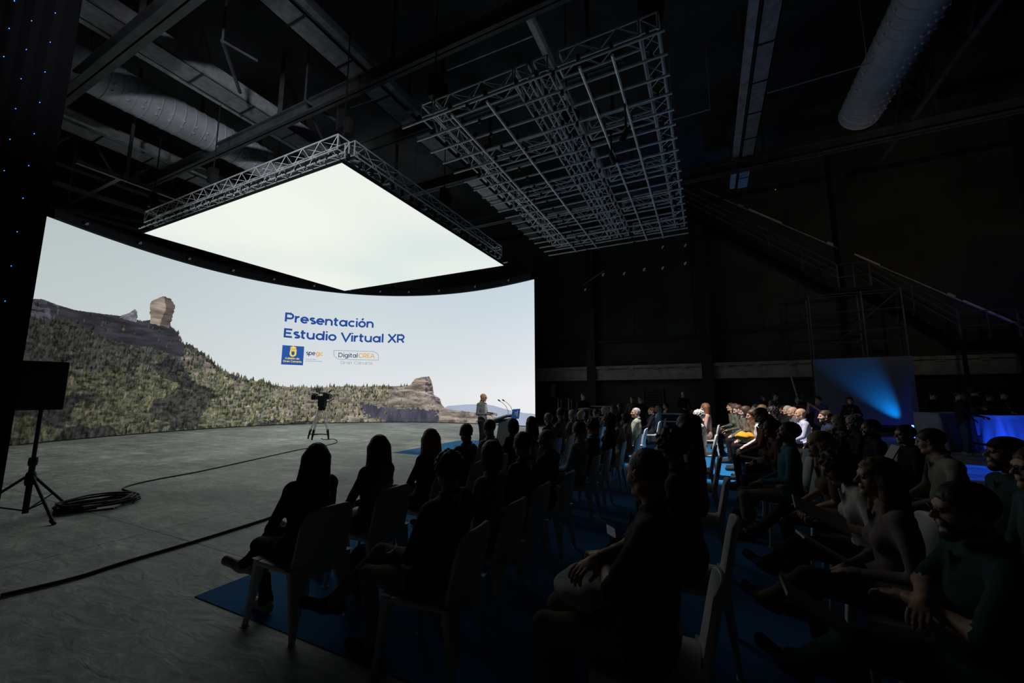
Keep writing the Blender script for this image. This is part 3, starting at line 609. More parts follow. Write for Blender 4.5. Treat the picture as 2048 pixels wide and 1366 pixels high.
def head_mesh(kind='m'):
    if ('h', kind) in CACHE: return CACHE['h', kind]
    f = Field((-.11, -.13, -.23), (.11, .145, .14), .0062 if kind[-1] != 'f' else .009); w = -.004 if kind[0] == 'w' else 0
    f.ell((0, -.012, .032), (.074, .096, .086)); f.ell((0, .028, -.025), (.060+w, .064, .085), .03)
    f.cone((-.046-w, .0, -.068), (0, .062, -.096), .024, .022, .02); f.cone((.046+w, .0, -.068), (0, .062, -.096), .024, .022, .02)
    f.cone((-.032, .078, .022), (.032, .078, .022), .012, .012, .02); f.ell((-.038, .055, -.028), (.024, .026, .026), .02); f.ell((.038, .055, -.028), (.024, .026, .026), .02)
    for s_ in (-1, 1): f.ell((s_*.031, .100, .002), (.017, .014, .011), .012, sub=True)
    f.cone((0, .088, .014), (0, .112, -.028), .007, .011, .012)
    for s_ in (-1, 1): f.ell((s_*.011, .101, -.031), (.008, .011, .007), .006)
    f.ell((0, .088, -.054), (.024, .012, .006), .006); f.ell((0, .086, -.066), (.020, .012, .007), .006); f.ell((0, .104, -.0598), (.024, .012, .0022), .003, sub=True)
    f.ell((0, .076, -.098), (.020, .018, .016), .015)
    for s_ in (-1, 1): f.ell((s_*.031, .080, .002), (.0125, .0125, .0125), .002, tag=4)
    for s_ in (-1, 1):
        R = rotm(s_*-.35, .15, 0); f.ell((s_*.078, -.004, -.006), (.009, .019, .031), .006, R=R); f.ell((s_*.088, .002, -.004), (.006, .009, .016), .004, sub=True, R=R)
    nk = .052 if kind[0] == 'm' else .044
    f.cone((0, -.025, -.05), (0, -.05, -.215), nk, nk+.012, .03)
    CACHE['h', kind] = f.mesh(); return CACHE['h', kind]
def hand_mesh(curl=.5):
    if ('hd', curl) in CACHE: return CACHE['hd', curl]
    f = Field((-.075, -.04, -.11), (.09, .22, .04), .0055)
    f.cone((0, -.03, 0), (0, .02, 0), .025, .027, .02); f.ell((0, .055, -.002), (.041, .052, .015), .02)
    for i, (x, l) in enumerate(((-.031, .062), (-.011, .074), (.010, .080), (.030, .072))):
        a = curl*(.9+.1*i); p = Vector((x, .092, 0)); ang = -.15*curl; r = .0095
        for k, q in enumerate((.45, .32, .23)):
            ang -= a*(.55 if k == 0 else .75); n = p+Vector((0, math.cos(ang), math.sin(ang)))*l*q*1.05; f.cone(p, n, r, r*.92, .006); p = n; r *= .92
    f.cone((.032, .03, -.006), (.060, .066, -.02), .014, .011, .012); f.cone((.060, .066, -.02), (.058, .098, -.034), .0105, .009, .006)
    CACHE['hd', curl] = f.mesh(); return CACHE['hd', curl]
HIPZ = .55
def seat_pose(legs='flat', arms='lap', lean=0.0, wd=1.0):
    J = dict(seat=True, lean=lean, wd=wd)
    K = {'flat': [((.10, .45, .505), (.11, .41, .095), .12), ((-.10, .45, .505), (-.11, .44, .095), -.13)],
         'cross': [((.05, .47, .60), (-.17, .66, .34), -.30), ((-.09, .45, .505), (-.08, .40, .095), -.09)],
         'cross1': [((.05, .43, .60), (-.10, .55, .34), -.18), ((-.09, .41, .505), (-.07, .30, .095), -.07)],
         'crossl': [((-.05, .47, .60), (.17, .66, .34), .30), ((.09, .45, .505), (.08, .40, .095), .09)],
         'stretch': [((.10, .47, .50), (.12, .78, .10), .15), ((-.10, .45, .505), (-.13, .52, .095), -.15)],
         'four': [((.27, .40, .58), (-.06, .48, .56), -.22), ((-.10, .45, .505), (-.11, .44, .095), -.13)],
         'tuck': [((.10, .45, .505), (.10, .22, .10), .10), ((-.10, .45, .505), (-.06, .30, .095), -.06)]}[legs]
    A = {'lap': [((.245, .02, .74), (.075, .235, .66), .5), ((-.245, .02, .74), (-.06, .25, .67), .5)],
         'knees': [((.25, .10, .76), (.12, .36, .61), .3), ((-.25, .10, .76), (-.12, .36, .61), .3)],
         'arms': [((.24, .10, .82), (-.06, .20, .84), .6), ((-.24, .10, .80), (.06, .22, .80), .6)],
         'phone': [((.235, .06, .78), (.07, .30, .83), .9), ((-.235, .04, .76), (-.07, .27, .80), .9)],
         'chin': [((.20, .16, .80), (.05, .17, 1.02), 1.0), ((-.22, .06, .76), (.10, .22, .78), .6)],
         'side': [((.27, -.06, .76), (.27, .16, .62), .4), ((-.245, .02, .74), (-.06, .25, .67), .5)]}[arms]
    J['K'] = K; J['A'] = A; return J
def stand_pose(arms='down', stride=0):
    A = {'down': [((.25, -.02, 1.12), (.26, .06, .88), .5), ((-.25, -.02, 1.12), (-.26, .06, .88), .5)],
         'lectern': [((.26, -.02, 1.13), (.17, .25, 1.12), .7), ((-.26, -.02, 1.13), (-.14, .27, 1.13), .7)],
         'fold': [((.25, .04, 1.14), (-.05, .20, 1.17), .6), ((-.25, .04, 1.13), (.06, .21, 1.13), .6)],
         'cam': [((.27, .12, 1.22), (.10, .30, 1.46), .9), ((-.25, .14, 1.20), (-.08, .32, 1.42), .9)],
         'serve': [((.25, .06, 1.12), (.16, .30, 1.06), .5), ((-.26, .02, 1.12), (-.22, .20, 1.00), .5)]}[arms]
    K = [((.095, .03, .50), (.11, -.02-stride, .09), .13), ((-.095, .03+stride, .50), (-.11, .0+stride, .09), -.13)]
    return dict(seat=False, lean=0.02, wd=1, K=K, A=A)
def build_body(J, kind='m', head=(0, 0, 0), h=.0125, short=False):
    seat = J['seat']; hz = HIPZ if seat else .93; hy = 0
    f = Field((-.42, -.34, -.01), (.42, 1.0 if seat else .55, 1.22 if seat else 1.58), h)
    Rl = Matrix.Rotation(-J['lean'], 3, 'X'); o = Vector((0, 0, hz)); wd = J['wd']
    def U(x, y, z): return tuple(o+Rl@Vector((x, y, z)))      # torso coordinates above the hip
    B = 2; T = 1; m = kind == 'm'; sw = (.175 if m else .155)*wd
    f.ell(U(0, -.005, .02), (.165*wd if seat else .142*wd, .125 if seat else .112, .125), .04, B)
    f.ell(U(0, -.015, .16), (.138*wd if m else .122*wd, .105*wd, .13), .06, T); f.ell(U(0, -.025, .33), (.165*wd, .112*wd, .17), .06, T)
    f.cone(U(-sw+.02, -.035, .475), U(sw-.02, -.035, .475), .062, .062, .07, T); f.cone(U(0, -.045, .46), U(0, -.04, .55), .07, .052, .04, T)
    if not m:
        for s_ in (-1, 1): f.ell(U(s_*.065, .065, .33), (.06, .05, .06), .03, T)
    elif wd > 1.05: f.ell(U(0, .06, .14), (.13, .09, .12), .05, T)
    # collar
    c = [U(.066*math.cos(a), -.038+.060*math.sin(a), .555-.02*math.sin(a)) for a in np.linspace(0, 2*math.pi, 13)]
    for a, b in zip(c[:-1], c[1:]): f.cone(a, b, .011, .011, .008, T)
    f.cone(U(.0, .07, .50), U(.0, .088, .12), .012, .012, .02, T)
    # skirt of the jacket / shirt hem
    if seat: f.cone(U(-.09*wd, -.01, .0), U(.09*wd, -.01, .0), .118, .118, .03, T)
    else:
        f.cone(U(-.05*wd, -.003, .06), U(.05*wd, -.003, .06), .112, .112, .03, T); f.cone(U(-.05*wd, -.003, -.03), U(.05*wd, -.003, -.03), .116, .116, .02, T)
    for (k, a, tx) in J['K']:
        s_ = 1 if k is J['K'][0][0] else -1
        hip = (s_*.085, hy+.01, hz-.012 if seat else hz-.05); f.cone(hip, k, .088*wd if seat else .092, .060, .04, B); f.cone(k, a, .060, .043, .025, B)
        f.cone(a, (a[0], a[1], a[2]), .05, .05, .02, B)
        d = Vector((tx-a[0], .21, 0)) if abs(a[2]-.095) < .03 or not seat else Vector((tx-a[0], .17, .02)); d = d.normalized()
        hl = Vector(a)+Vector((0, 0, -.045))-d*.045; to = hl+d*.235
        if seat and a[2] > .2: to = hl+d*.225+Vector((0, 0, .05))
        f.cone(hl, Vector(a)+Vector((0, 0, -.03))+d*.05, .036, .042, .02, 3); f.cone(Vector(a)+Vector((0, 0, -.045))+d*.04, to, .040, .030, .03, 3)
        f.cone(hl-Vector((0, 0, .012)), to-Vector((0, 0, .012)), .034, .034, .006, 3)
    hands = []
    for i, (e, w_, cu) in enumerate(J['A']):
        s_ = 1 if i == 0 else -1; sh = U(s_*sw, -.035, .455); L = Vector(w_)-Vector(e)
        f.cone(sh, e, .056*wd if m else .048, .045 if m else .038, .03, T)
        tg = 0 if short else T; f.cone(e, w_, .043 if m else .037, .030 if m else .026, .02, tg)
        if short: f.cone(sh, Vector(sh).lerp(Vector(e), .72), .062, .056, .01, T)
        else: f.cone(Vector(e).lerp(Vector(w_), .9), w_, .033, .034, .006, T)
        hands.append((w_, L.normalized(), s_, cu))
    f.noise(.0028, 34, 1.3); 
    if seat: f.boxcut((-.40, -.24, .30), (.40, .36, .462))
    P, Q, TG = f.mesh(); VS = [P]; FS = [Q]; TS = [TG]; n = len(P)
    def addm(M, R, t, mir=False, tg=None):
        nonlocal n
        p, q, g = M; p = p.copy()
        if mir: p[:, 0] *= -1; q = q[:, ::-1]
        VS.append(xform(p, R, t)); FS.append(q+n); TS.append(g if tg is None else np.full(len(g), tg, np.int8)); n += len(p)
    hd = rotm(*head); nb = Vector(U(0, -.045, .56)); hc = nb+hd@Vector((0, .045, .128)) if True else None
    addm(head_mesh(kind), hd, hc)
    for w_, d, s_, cu in hands:
        # palm faces down / inward
        yv = (d*.8+Vector((-s_*.1, .35, -.25))*.6).normalized() if seat else d
        zv = Vector((-s_*.25, .1, 1)); zv = (zv-yv*zv.dot(yv)).normalized(); xv = yv.cross(zv); R = Matrix((xv, yv, zv)).transposed()
        addm(hand_mesh(cu), R, Vector(w_)+yv*.02, mir=(s_ > 0), tg=0)
    V = np.concatenate(VS); Fq = np.concatenate(FS); T_ = np.concatenate(TS)
    return V, Fq, T_, (hd, hc)
def np_mesh(name, V, Q, T=None, mats=()):
    me = bpy.data.meshes.new(name); me.vertices.add(len(V)); me.vertices.foreach_set('co', V.astype(np.float32).ravel()); me.loops.add(Q.size)
    me.loops.foreach_set('vertex_index', Q.astype(np.int32).ravel()); me.polygons.add(len(Q))
    me.polygons.foreach_set('loop_start', np.arange(0, Q.size, 4, dtype=np.int32)); me.polygons.foreach_set('loop_total', np.full(len(Q), 4, np.int32))
    for m in mats: me.materials.append(m)
    if T is not None: me.polygons.foreach_set('material_index', T.astype(np.int32))
    me.polygons.foreach_set('use_smooth', np.ones(len(Q), bool)); me.update(calc_edges=True); me.validate(); return me
SKINW = mat('skin', (.45, .27, .19), .55)
def hair_mesh(kind):
    key = 'hair_'+kind
    if key in CACHE: return CACHE[key]
    f = Field((-.17, -.22, -.50 if kind in ('long', 'wavy', 'pony') else -.24), (.17, .15, .17), .008); g = .0022; gf = 26
    if kind == 'cap':
        f.ell((0, -.008, .045), (.083, .104, .082), .01); f.ell((0, .02, -.075), (.2, .2, .115), .004, sub=True)
        f.ell((0, .125, .048), (.066, .062, .006), .012); g = 0
    else:
        gr = {'short': 0.0, 'crop': -.005, 'fringe': -.004, 'curly': .014, 'afro': .03}.get(kind, .004)
        f.ell((0, -.016, .036), (.081+gr, .103+gr, .094+gr), .01)
        if kind in ('bob', 'long', 'wavy', 'curlylong', 'bun', 'pony'):
            if kind == 'bob':
                f.ell((0, -.035, -.03), (.094, .092, .12), .03)
            if kind in ('long', 'wavy'):
                for s_ in (-1, 0, 1): f.cone((s_*.045, -.05, .0), (s_*.085, -.07, -.33), .06, .048, .04)
                for s_ in (-1, 1): f.cone((s_*.07, .0, .0), (s_*.085, .01, -.24), .032, .022, .03)
            if kind == 'curlylong':
                f.ell((0, -.04, -.02), (.125, .115, .15), .03)
            if kind == 'bun': f.ell((0, -.085, .115), (.045, .045, .042), .01)
            if kind == 'pony': f.cone((0, -.11, .03), (0, -.13, -.26), .035, .02, .02)
        # open the face and the ears
        lowb = {'short': -.055, 'crop': -.05, 'fringe': -.05, 'curly': -.05, 'afro': -.06}.get(kind)
        f.ell((0, .118, -.032), (.062, .085, .088), .012, sub=True)
        if lowb is not None:
            f.ell((0, .02, -.11), (.12, .075, .085), .01, sub=True); f.ell((0, -.04, lowb-.12), (.2, .2, .12), .01, sub=True)
        else: f.ell((0, .13, -.12), (.05, .10, .09), .012, sub=True)
        if kind == 'fringe': f.ell((0, .035, .11), (.075, .10, .085), .01, sub=True)
        if kind in ('curly', 'afro', 'curlylong', 'wavy'):
            f.noise(.012 if kind != 'wavy' else .006, 95, .4); g = .0
    if g: f.noise(0.0028, 75, 1, groove=g, gf=gf)
    P, Q, T = f.mesh(); CACHE[key] = np_mesh('hair', P, Q, None, [mat('hair_default', (.03, .02, .015), .6)]); return CACHE[key]
def extra_mesh(kind):
    if kind in CACHE: return CACHE[kind]
    if kind == 'beard':
        f = Field((-.09, -.06, -.16), (.09, .14, .02), .007)
        f.cone((-.05, .0, -.068), (0, .062, -.104), .028, .03, .02); f.cone((.05, .0, -.068), (0, .062, -.104), .028, .03, .02)
        f.cone((-.03, .082, -.048), (.03, .082, -.048), .011, .011, .01); f.cone((-.03, .082, -.048), (-.035, .06, -.09), .012, .02, .01); f.cone((.03, .082, -.048), (.035, .06, -.09), .012, .02, .01)
        f.ell((0, .11, -.06), (.018, .03, .006), .004, sub=True); f.noise(.002, 150, 1); P, Q, T = f.mesh(); me = np_mesh('beard', P, Q, None, [mat('hair_default', (.03, .02, .015), .6)])
    if kind == 'glasses':
        q = MB()
        for s_ in (-1, 1):
            c = [(s_*.033+.024*math.cos(a), .108, .0+.018*math.sin(a)) for a in np.linspace(0, 2*math.pi, 15)]; q.path(c, .0022, 5); q.path([(s_*.057, .106, .005), (s_*.078, .05, .006), (s_*.082, -.01, .003)], .002, 5)
        q.path([(-.01, .110, .004), (0, .112, .007), (.01, .110, .004)], .002, 5)
        o = q.build('g', mat('glasses_frame', (.03, .03, .03), .3)); me = o.data; bpy.data.objects.remove(o)
    if kind == 'headphones':
        q = MB(); c = [(.088*math.cos(a), -.01, .03+.10*math.sin(a)) for a in np.linspace(0, math.pi, 13)]; q.path(c, .009, 6)
        for s_ in (-1, 1): q.tube((s_*.075, -.01, .0), (s_*.1, -.01, .0), .035, n=12)
        o = q.build('g', mat('headphone_white', (.6, .6, .6), .4)); me = o.data; bpy.data.objects.remove(o)
    CACHE[kind] = me; return me
BODY = {}
def body_mesh(key):
    if key in BODY: return BODY[key]
    kind, pose, head, short = key
    J = seat_pose(*pose[1:]) if pose[0] == 'seat' else stand_pose(*pose[1:])
    V, Q, T, H = build_body(J, kind, head, short=short)
    me = np_mesh('person', V, Q, T, [SKINW]*5); BODY[key] = (me, H); return BODY[key]
CLO = {}
def cloth(rgb, rough=.85):
    k = tuple(round(c, 3) for c in rgb)
    if k not in CLO: CLO[k] = mat('cloth_%d' % len(CLO), rgb, rough, var=.18, scale=30, bump=.15, spec=.15)
    return CLO[k]
SKINS = [mat('skin_%d' % i, c, .55, var=.06, scale=20, spec=.35) for i, c in enumerate([(.50, .30, .21), (.42, .24, .16), (.30, .16, .10), (.55, .36, .27), (.14, .075, .05)])]
EYE = mat('eye_dark', (.05, .04, .035), .15, spec=.8)
HC = {'black': (.012, .010, .009), 'brown': (.05, .028, .016), 'lightbrown': (.14, .085, .045), 'blond': (.34, .23, .11), 'grey': (.32, .31, .30), 'white': (.55, .54, .52), 'dark': (.022, .016, .012), 'red': (.16, .06, .025)}
def person(loc, rz, label, kind='m', pose=('seat', 'flat', 'lap', 0, 1), head=(0, 0, 0), hair='short', hc='dark', skin=0, top=(.05, .05, .06), bottom=(.03, .035, .05), shoe=(.03, .03, .03), extras=(), short=False, sc=1, group=None, hatc=None):
    me, (hd, hcn) = body_mesh((kind, tuple(pose), tuple(head), short))
    o = bpy.data.objects.new('person', me); COL.objects.link(o); o.location = loc; o.rotation_euler = (0, 0, rz); o.scale = (min(1, sc+.04), min(1, sc+.04), sc)
    for i, m in enumerate((SKINS[skin], cloth(top), cloth(bottom), cloth(shoe, .6), EYE)):
        o.material_slots[i].link = 'OBJECT'; o.material_slots[i].material = m
    tag(o, label, 'person', group)
    M = Matrix.Translation(hcn) @ hd.to_4x4()
    hm = mat('hair_'+hc, HC[hc], .55, var=.25, scale=40, spec=.4)
    def kid(name, mesh, m=None):
        c = bpy.data.objects.new(name, mesh); COL.objects.link(c); c.parent = o; c.matrix_local = M
        if m: c.material_slots[0].link = 'OBJECT'; c.material_slots[0].material = m
        return c
    if hair and hair != 'none':
        if hair == 'cap': kid('cap', hair_mesh('cap'), cloth(hatc or (.03, .04, .05))); kid('hair', hair_mesh('crop'), hm)
        else: kid('hair', hair_mesh(hair), hm)
    for e in extras:
        if e == 'beard': kid('beard', extra_mesh('beard'), hm)
        elif e in ('glasses', 'headphones'): kid(e, extra_mesh(e))
        elif e == 'lanyard':
            z0 = 1.06 if pose[0] == 'seat' else 1.43; q = MB(); q.path([(-.06, -.02, z0), (-.045, .09, z0-.08), (0, .125, z0-.30)], .006, 4); q.path([(.06, -.02, z0), (.045, .09, z0-.08), (0, .125, z0-.30)], .006, 4); q.box((0, .135, z0-.36), (.08, .006, .11))
            l = q.build('lanyard', mat('lanyard_white', (.6, .6, .62), .6)); l.parent = o
        elif e in ('mask_band',): pass
    return o
# ---------------------------------------------------------------- white moulded chair
CHW = mat('chair_white_plastic', (.56, .56, .55), .42, spec=.5)
def sheet(mb, fn, nu, nv, th):
    """closed curved sheet; fn(u, v) -> point, offset along the sheet normal for the second face"""
    P = [[Vector(fn(i/(nu-1), j/(nv-1))) for i in range(nu)] for j in range(nv)]; Q = []
    for j in range(nv):
        r = []
        for i in range(nu):
            du = P[j][min(i+1, nu-1)]-P[j][max(i-1, 0)]; dv = P[min(j+1, nv-1)][i]-P[max(j-1, 0)][i]; r.append(P[j][i]-du.cross(dv).normalized()*th)
        Q.append(r)
    V = [p for r in P for p in r]+[p for r in Q for p in r]; n = nu*nv; F = []
    for j in range(nv-1):
        for i in range(nu-1):
            a = j*nu+i; F.append((a, a+1, a+nu+1, a+nu)); F.append((n+a, n+a+nu, n+a+nu+1, n+a+1))
    for i in range(nu-1): F.append((i, n+i, n+i+1, i+1)); a = (nv-1)*nu+i; F.append((a, a+1, n+a+1, n+a))
    for j in range(nv-1): a = j*nu; F.append((a, a+nu, n+a+nu, n+a)); a = j*nu+nu-1; F.append((a, n+a, n+a+nu, a+nu))
    mb.quadmesh(V, F)
def make_chair():
    t = thing('audience_chair', 'x', 'chair')
    q = MB()
    def seat(u, v):
        w = .225+.015*v; x = (u*2-1)*w; y = -.21+v*.43; z = .452-.018*math.cos((u-.5)*math.pi)*math.sin(v*math.pi)-.02*max(0, v-.85)/.15*((abs(u-.5)*2)**0)
        e = abs(u*2-1); 
        if v > .8: x *= 1-.10*((v-.8)/.2)**2
        return (x, y, z-.012*e**4)
    sheet(q, seat, 15, 13, .032); q.build('seat', CHW, t, smooth=True, bevel=.006)
    q = MB()
    def back(u, v):
        w = (.225-.01*v)*(1 if v < .72 else math.sqrt(max(.02, 1-((v-.72)/.30)**2*.42))) ; x = (u*2-1)*w; y = -.20-.10*v+.035*(1-(u*2-1)**2)*-1; z = .34+.485*v
        return (x, y, z-.02*(u*2-1)**4*v)
    sheet(q, back, 15, 16, .024); q.build('backrest', CHW, t, smooth=True, bevel=.006)
    for sx in (-1, 1):
        for fy in (0, 1):
            q = MB(); y0 = .195 if fy else -.215; y1 = .245 if fy else -.27; x0 = .185 if fy else .16; x1 = .235 if fy else .215; a0 = (.08, .06) if fy else (.17, .05); a1 = (.034, .030)
            n = 7; V = []
            for i in range(n):
                k = i/(n-1); z = .445*(1-k); kk = k**.8; cx = sx*(x0+(x1-x0)*k); cy = y0+(y1-y0)*k; wx = (a0[0]+(a1[0]-a0[0])*kk)/2; wy = (a0[1]+(a1[1]-a0[1])*kk)/2
                V += [(cx-wx, cy-wy, z), (cx+wx, cy-wy, z), (cx+wx, cy+wy, z), (cx-wx, cy+wy, z)]
            F = [(i*4+j, (i+1)*4+j, (i+1)*4+(j+1) % 4, i*4+(j+1) % 4) for i in range(n-1) for j in range(4)]+[(3, 2, 1, 0), tuple((n-1)*4+j for j in range(4))]
            q.quadmesh(V, F); q.build('leg', CHW, t, smooth=True, bevel=.008)
    return t
CHAIR0 = [make_chair(), False]
def chair(loc, rz, label, group='white chairs of the audience'):
    if not CHAIR0[1]:
        CHAIR0[1] = True; c = CHAIR0[0]; c.location = loc; c.rotation_euler = (0, 0, rz); c['label'] = label
    else: c = dup(CHAIR0[0], loc, rz, label)
    c['group'] = group; c.scale = (.95, .95, .96); return c
# ---------------------------------------------------------------- roof: girders, ducts, pipes
PERF = mat('girder_grey', (.34, .35, .38), .7, .2, var=.25, scale=5)
PALE = mat('pale_pipe', (.45, .46, .48), .6, .2, var=.3, scale=4)
DUCT = mat('duct_galvanised', (.52, .54, .60), .5, .1, var=.12, scale=3)
def girder(x0, x1, y0, y1, z, label, lip=-1):
    t = thing('roof_girder', label, 'girder', ((x0+x1)/2, y0, z)); q = MB(); q.box2((x0, y0, z), (x1, y1, z+.06)); q.box2((x0, y0, z), (x0+.04, y1, z+.5)); q.box2((x1-.04, y0, z), (x1, y1, z+.5)); child('underside', q, PERF, t)
    child_many('cross_strap', [(lambda q, y=y: q.box2((x0-.02, y, z-.02), (x1+.02, y+.05, z-.001))) for y in np.arange(y0+.6, y1, 1.5)], DKST, t)
    q = MB(); xx = x1+.16 if lip > 0 else x0-.16; q.box2((xx-.1, y0, z+.05), (xx+.1, y1, z+.3)); child('side_channel', q, PALE, t)
    child_many('hanger', [(lambda q, y=y: q.tube((xx, y, ZC), (xx, y, z+.3), .03)) for y in np.arange(y0+2, y1, 3.4)], DKST, t)
    return t
g1 = girder(-9.2, -8.5, .5, 21.8, 11, 'long perforated grey roof girder above the glowing panel and truss grid', 1)
for k, y in enumerate((3.4, 9.4)):
    q = MB(); q.lathe([(.09, 0), (.09, .06), (.06, .1)], (-8.4, y, 10.9), 14); q.v = [(a, b, c) for a, b, c in q.v]; tag(q.build('ceiling_speaker', PALE), 'small round ceiling speaker on the long grey girder, %s one' % ('nearer' if k == 0 else 'farther'), 'speaker')
g2 = girder(1.75, 2.22, .5, 20.1, 11, 'pale grey roof girder running to the far wall right of the truss grid', -1)
g3 = girder(-13.7, -12.9, .4, 12, 11, 'dark grey roof girder in the upper left corner', -1)
g4 = girder(-20.3, -19.45, .4, 14, 11, 'lower grey roof girder at the left above the curved screen', 1)
def duct(x, y0, y1, z, r, label, side):
    t = thing('air_duct', label, 'duct', (x, y0, z)); q = MB(); n = 28; pr = []
    y = y0
    while y < y1: pr += [(r, y), (r, y+.26), (r+.018, y+.28), (r+.018, y+.30), (r, y+.32)]; y += .32
    P = []
    for rr, yy in pr:
        for i in range(n):
            a = 2*math.pi*i/n; P.append((x+rr*math.cos(a), yy, z+rr*math.sin(a)))
    k = len(pr); F = [(i*n+j, i*n+(j+1) % n, (i+1)*n+(j+1) % n, (i+1)*n+j) for i in range(k-1) for j in range(n)]+[tuple(range(n)), tuple(reversed(range((k-1)*n, k*n)))]
    q.quadmesh(P, F); child('tube', q, DUCT, t, smooth=False)
    its = []
    for y in np.arange(y0+.2, y1-.1, .36):
        for a in side:
            c = Vector((x+r*math.cos(a), y, z+r*math.sin(a))); d = Vector((math.cos(a), 0, math.sin(a))); its.append(lambda q, c=c, d=d: q.tube(c-d*.02, c+d*.05, .035, n=8))
    child_many('nozzle', its, mat('nozzle_pale', (.7, .72, .78), .4), t)
    child_many('hanger', [(lambda q, y=y: q.tube((x, y, z+r-.02), (x, y, ZC), .015)) for y in np.arange(y0+1.5, y1, 3)], DKST, t)
duct(5.3, .6, 16.6, 11.2, .58, 'big ribbed spiral air duct with rows of nozzles at the upper right', (math.radians(-75), math.radians(-60), math.radians(-20), math.radians(200)))
duct(-16.35, 2.6, 17, 11.3, .6, 'pale spiral air duct with nozzles above the left part of the screen', (math.radians(-50), math.radians(-30), math.radians(-160)))
q = MB(); q.tube((-3.45, 1.2, 11), (-3.45, 16.5, 11), .15, n=10)
for y in np.arange(2, 16, 3): q.tube((-3.45, y, 11.1), (-3.45, y, ZC), .02, n=5)
tag(q.build('roof_pipe', PALE), 'pale straight pipe under the roof running above the truss grid', 'pipe')
def roof_truss(x, y0, y1, z, label):
    t = thing('roof_truss', label, 'truss', (x, y0, z)); q = MB(); q.tube((x, y0, z), (x, y1, z), .085, n=10); q.tube((x, y0, z+1.8), (x, y1, z+1.8), .085, n=10); child('chord', q, MDST, t)
    q = MB(); n = int((y1-y0)/2.4)
    for i in range(n):
        a = y0+(y1-y0)*i/n; b = y0+(y1-y0)*(i+1)/n; q.tube((x, (a+b)/2, z), (x, a, z+1.8), .055, n=8); q.tube((x, (a+b)/2, z), (x, b, z+1.8), .055, n=8)
    child('web', q, MDST, t)
roof_truss(6.9, .8, 20.0, 11, 'grey tubular roof truss with slanted webs at the upper right')
roof_truss(-21.5, .8, 20.0, 10.2, 'dark roof truss over the left end of the screen')
for k, (y, z, wd_) in enumerate([(3.9, 10.45, .35), (7.6, 10.45, .25), (9.9, 10.45, .22), (13.2, 10.45, .3), (17.4, 10.45, .3)]):
    q = MB(); x1 = -1.5 if k < 4 else 13; q.box2((-23.5, y-wd_/2, z), (x1, y+wd_/2, z+.04)); q.box2((-23.5, y-.02, z), (x1, y+.02, z+.4)); q.box2((-23.5, y-wd_/2, z+.38), (x1, y+wd_/2, z+.42))
    for x in np.arange(-22.5, x1, 5): q.box2((x, y-.05, z+.4), (x+.1, y+.05, ZC))
    tag(q.build('roof_beam', mat('beam_dark', (.075, .08, .085), .7, var=.3, scale=2)), 'dark steel roof beam crossing the hall, %s' % ['nearest the camera', 'second from the camera', 'third from the camera', 'fourth from the camera', 'farthest and widest'][k], 'beam')
for k, (a, b) in enumerate([((895, 140), (1065, 72)), ((1535, 186), (1735, 128)), ((1345, 240), (1420, 218)), ((830, 370), (935, 345)), ((700, 215), (745, 200))]):
    p = at(*a, 10.9); r = at(*b, 10.9); q = MB(); q.tube(p, r, .022, n=6); q.tube(p, (p.x, p.y, ZC), .01, n=4); q.tube(r, (r.x, r.y, ZC), .01, n=4)
    tag(q.build('conduit', PALE), 'thin pale conduit under the roof, %s' % ['left of the near corner of the truss grid', 'between the pale girder and the big duct', 'right of the truss grid', 'between the panel and the truss grid', 'above the glowing panel'][k], 'conduit')
for k, (a, b, c) in enumerate([((445, 82), (515, 122), (480, 185)), ((610, 200), (650, 290), (670, 240)), ((40, 80), (80, 120), (100, 200))][:2]):
    p = at(*a, 10.6); r = at(*b, 10.6); s = at(*c, 10.6); q = MB(); q.tube(a=p, b=r, r=.035); q.tube(p, s, .05); q.tube(p, (p.x, p.y, ZC), .03)
    tag(q.build('roof_brace', MDST), 'bent grey brace under the roof %s' % ['above the left duct', 'above the far end of the left duct'][k], 'brace')
q = MB()
for y in (5.6, 8.7, 11.8, 14.9, 18): q.box2((-23.8, y, 9.0), (-17.5, y+.12, 9.15))
for x in (-22.8, -20.2, -17.7): q.box2((x, 4.5, 8.86), (x+.12, 19, 9.0))
q.beam((-22.7, 5, 8.9), (-17.7, 14.9, 8.9), .12, .12)
for x in (-22.7, -17.7): 
    for y in (5.7, 11.9, 18.1): q.box2((x-.04, y, 9), (x+.04, y+.08, ZC))
tag(q.build('service_gantry', MDST), 'dark grey steel gantry frame hanging over the left end of the curved screen', 'gantry')
# ---------------------------------------------------------------- back wall: stairs, handrails, light line, scaffold
WY = YB-1.0
def P2(x, z, y=WY): return Vector((x, y, z))
st = thing('wall_staircase', 'black steel staircase with landings and handrails descending along the back wall', 'staircase', (6, WY, 0))
DKR = mat('stair_black', (.012, .012, .013), .7)
FL = [((-.6, 11.0), (5.3, 6.1)), ((6.4, 6.0), (8.8, 3.75)), ((10.4, 3.55), (13.6, .7))]
for i, (a, b) in enumerate(FL):
    q = MB()
    for y in (WY-.4, WY+.4): q.beam((a[0], y, a[1]), (b[0], y, b[1]), .05, .22)
    child('stringer', q, DKR, st); n = int((a[1]-b[1])/.19)
    for j in range(n):
        k = (j+.5)/n; q = MB(); q.box((a[0]+(b[0]-a[0])*k, WY, a[1]+(b[1]-a[1])*k+.02), (.27, .8, .035)); child('tread', q, DKR, st)
    q = MB()
    for y in (WY-.42,):
        for hh in (.45, .75, 1.05): q.tube((a[0], y, a[1]+hh), (b[0], y, b[1]+hh), .02, n=6)
        for j in range(int((b[0]-a[0])/1.1)+1):
            k = j/max(1, int((b[0]-a[0])/1.1)); x = a[0]+(b[0]-a[0])*k; z = a[1]+(b[1]-a[1])*k; q.tube((x, y, z), (x, y, z+1.05), .022, n=6)
    child('handrail', q, MDST, st)
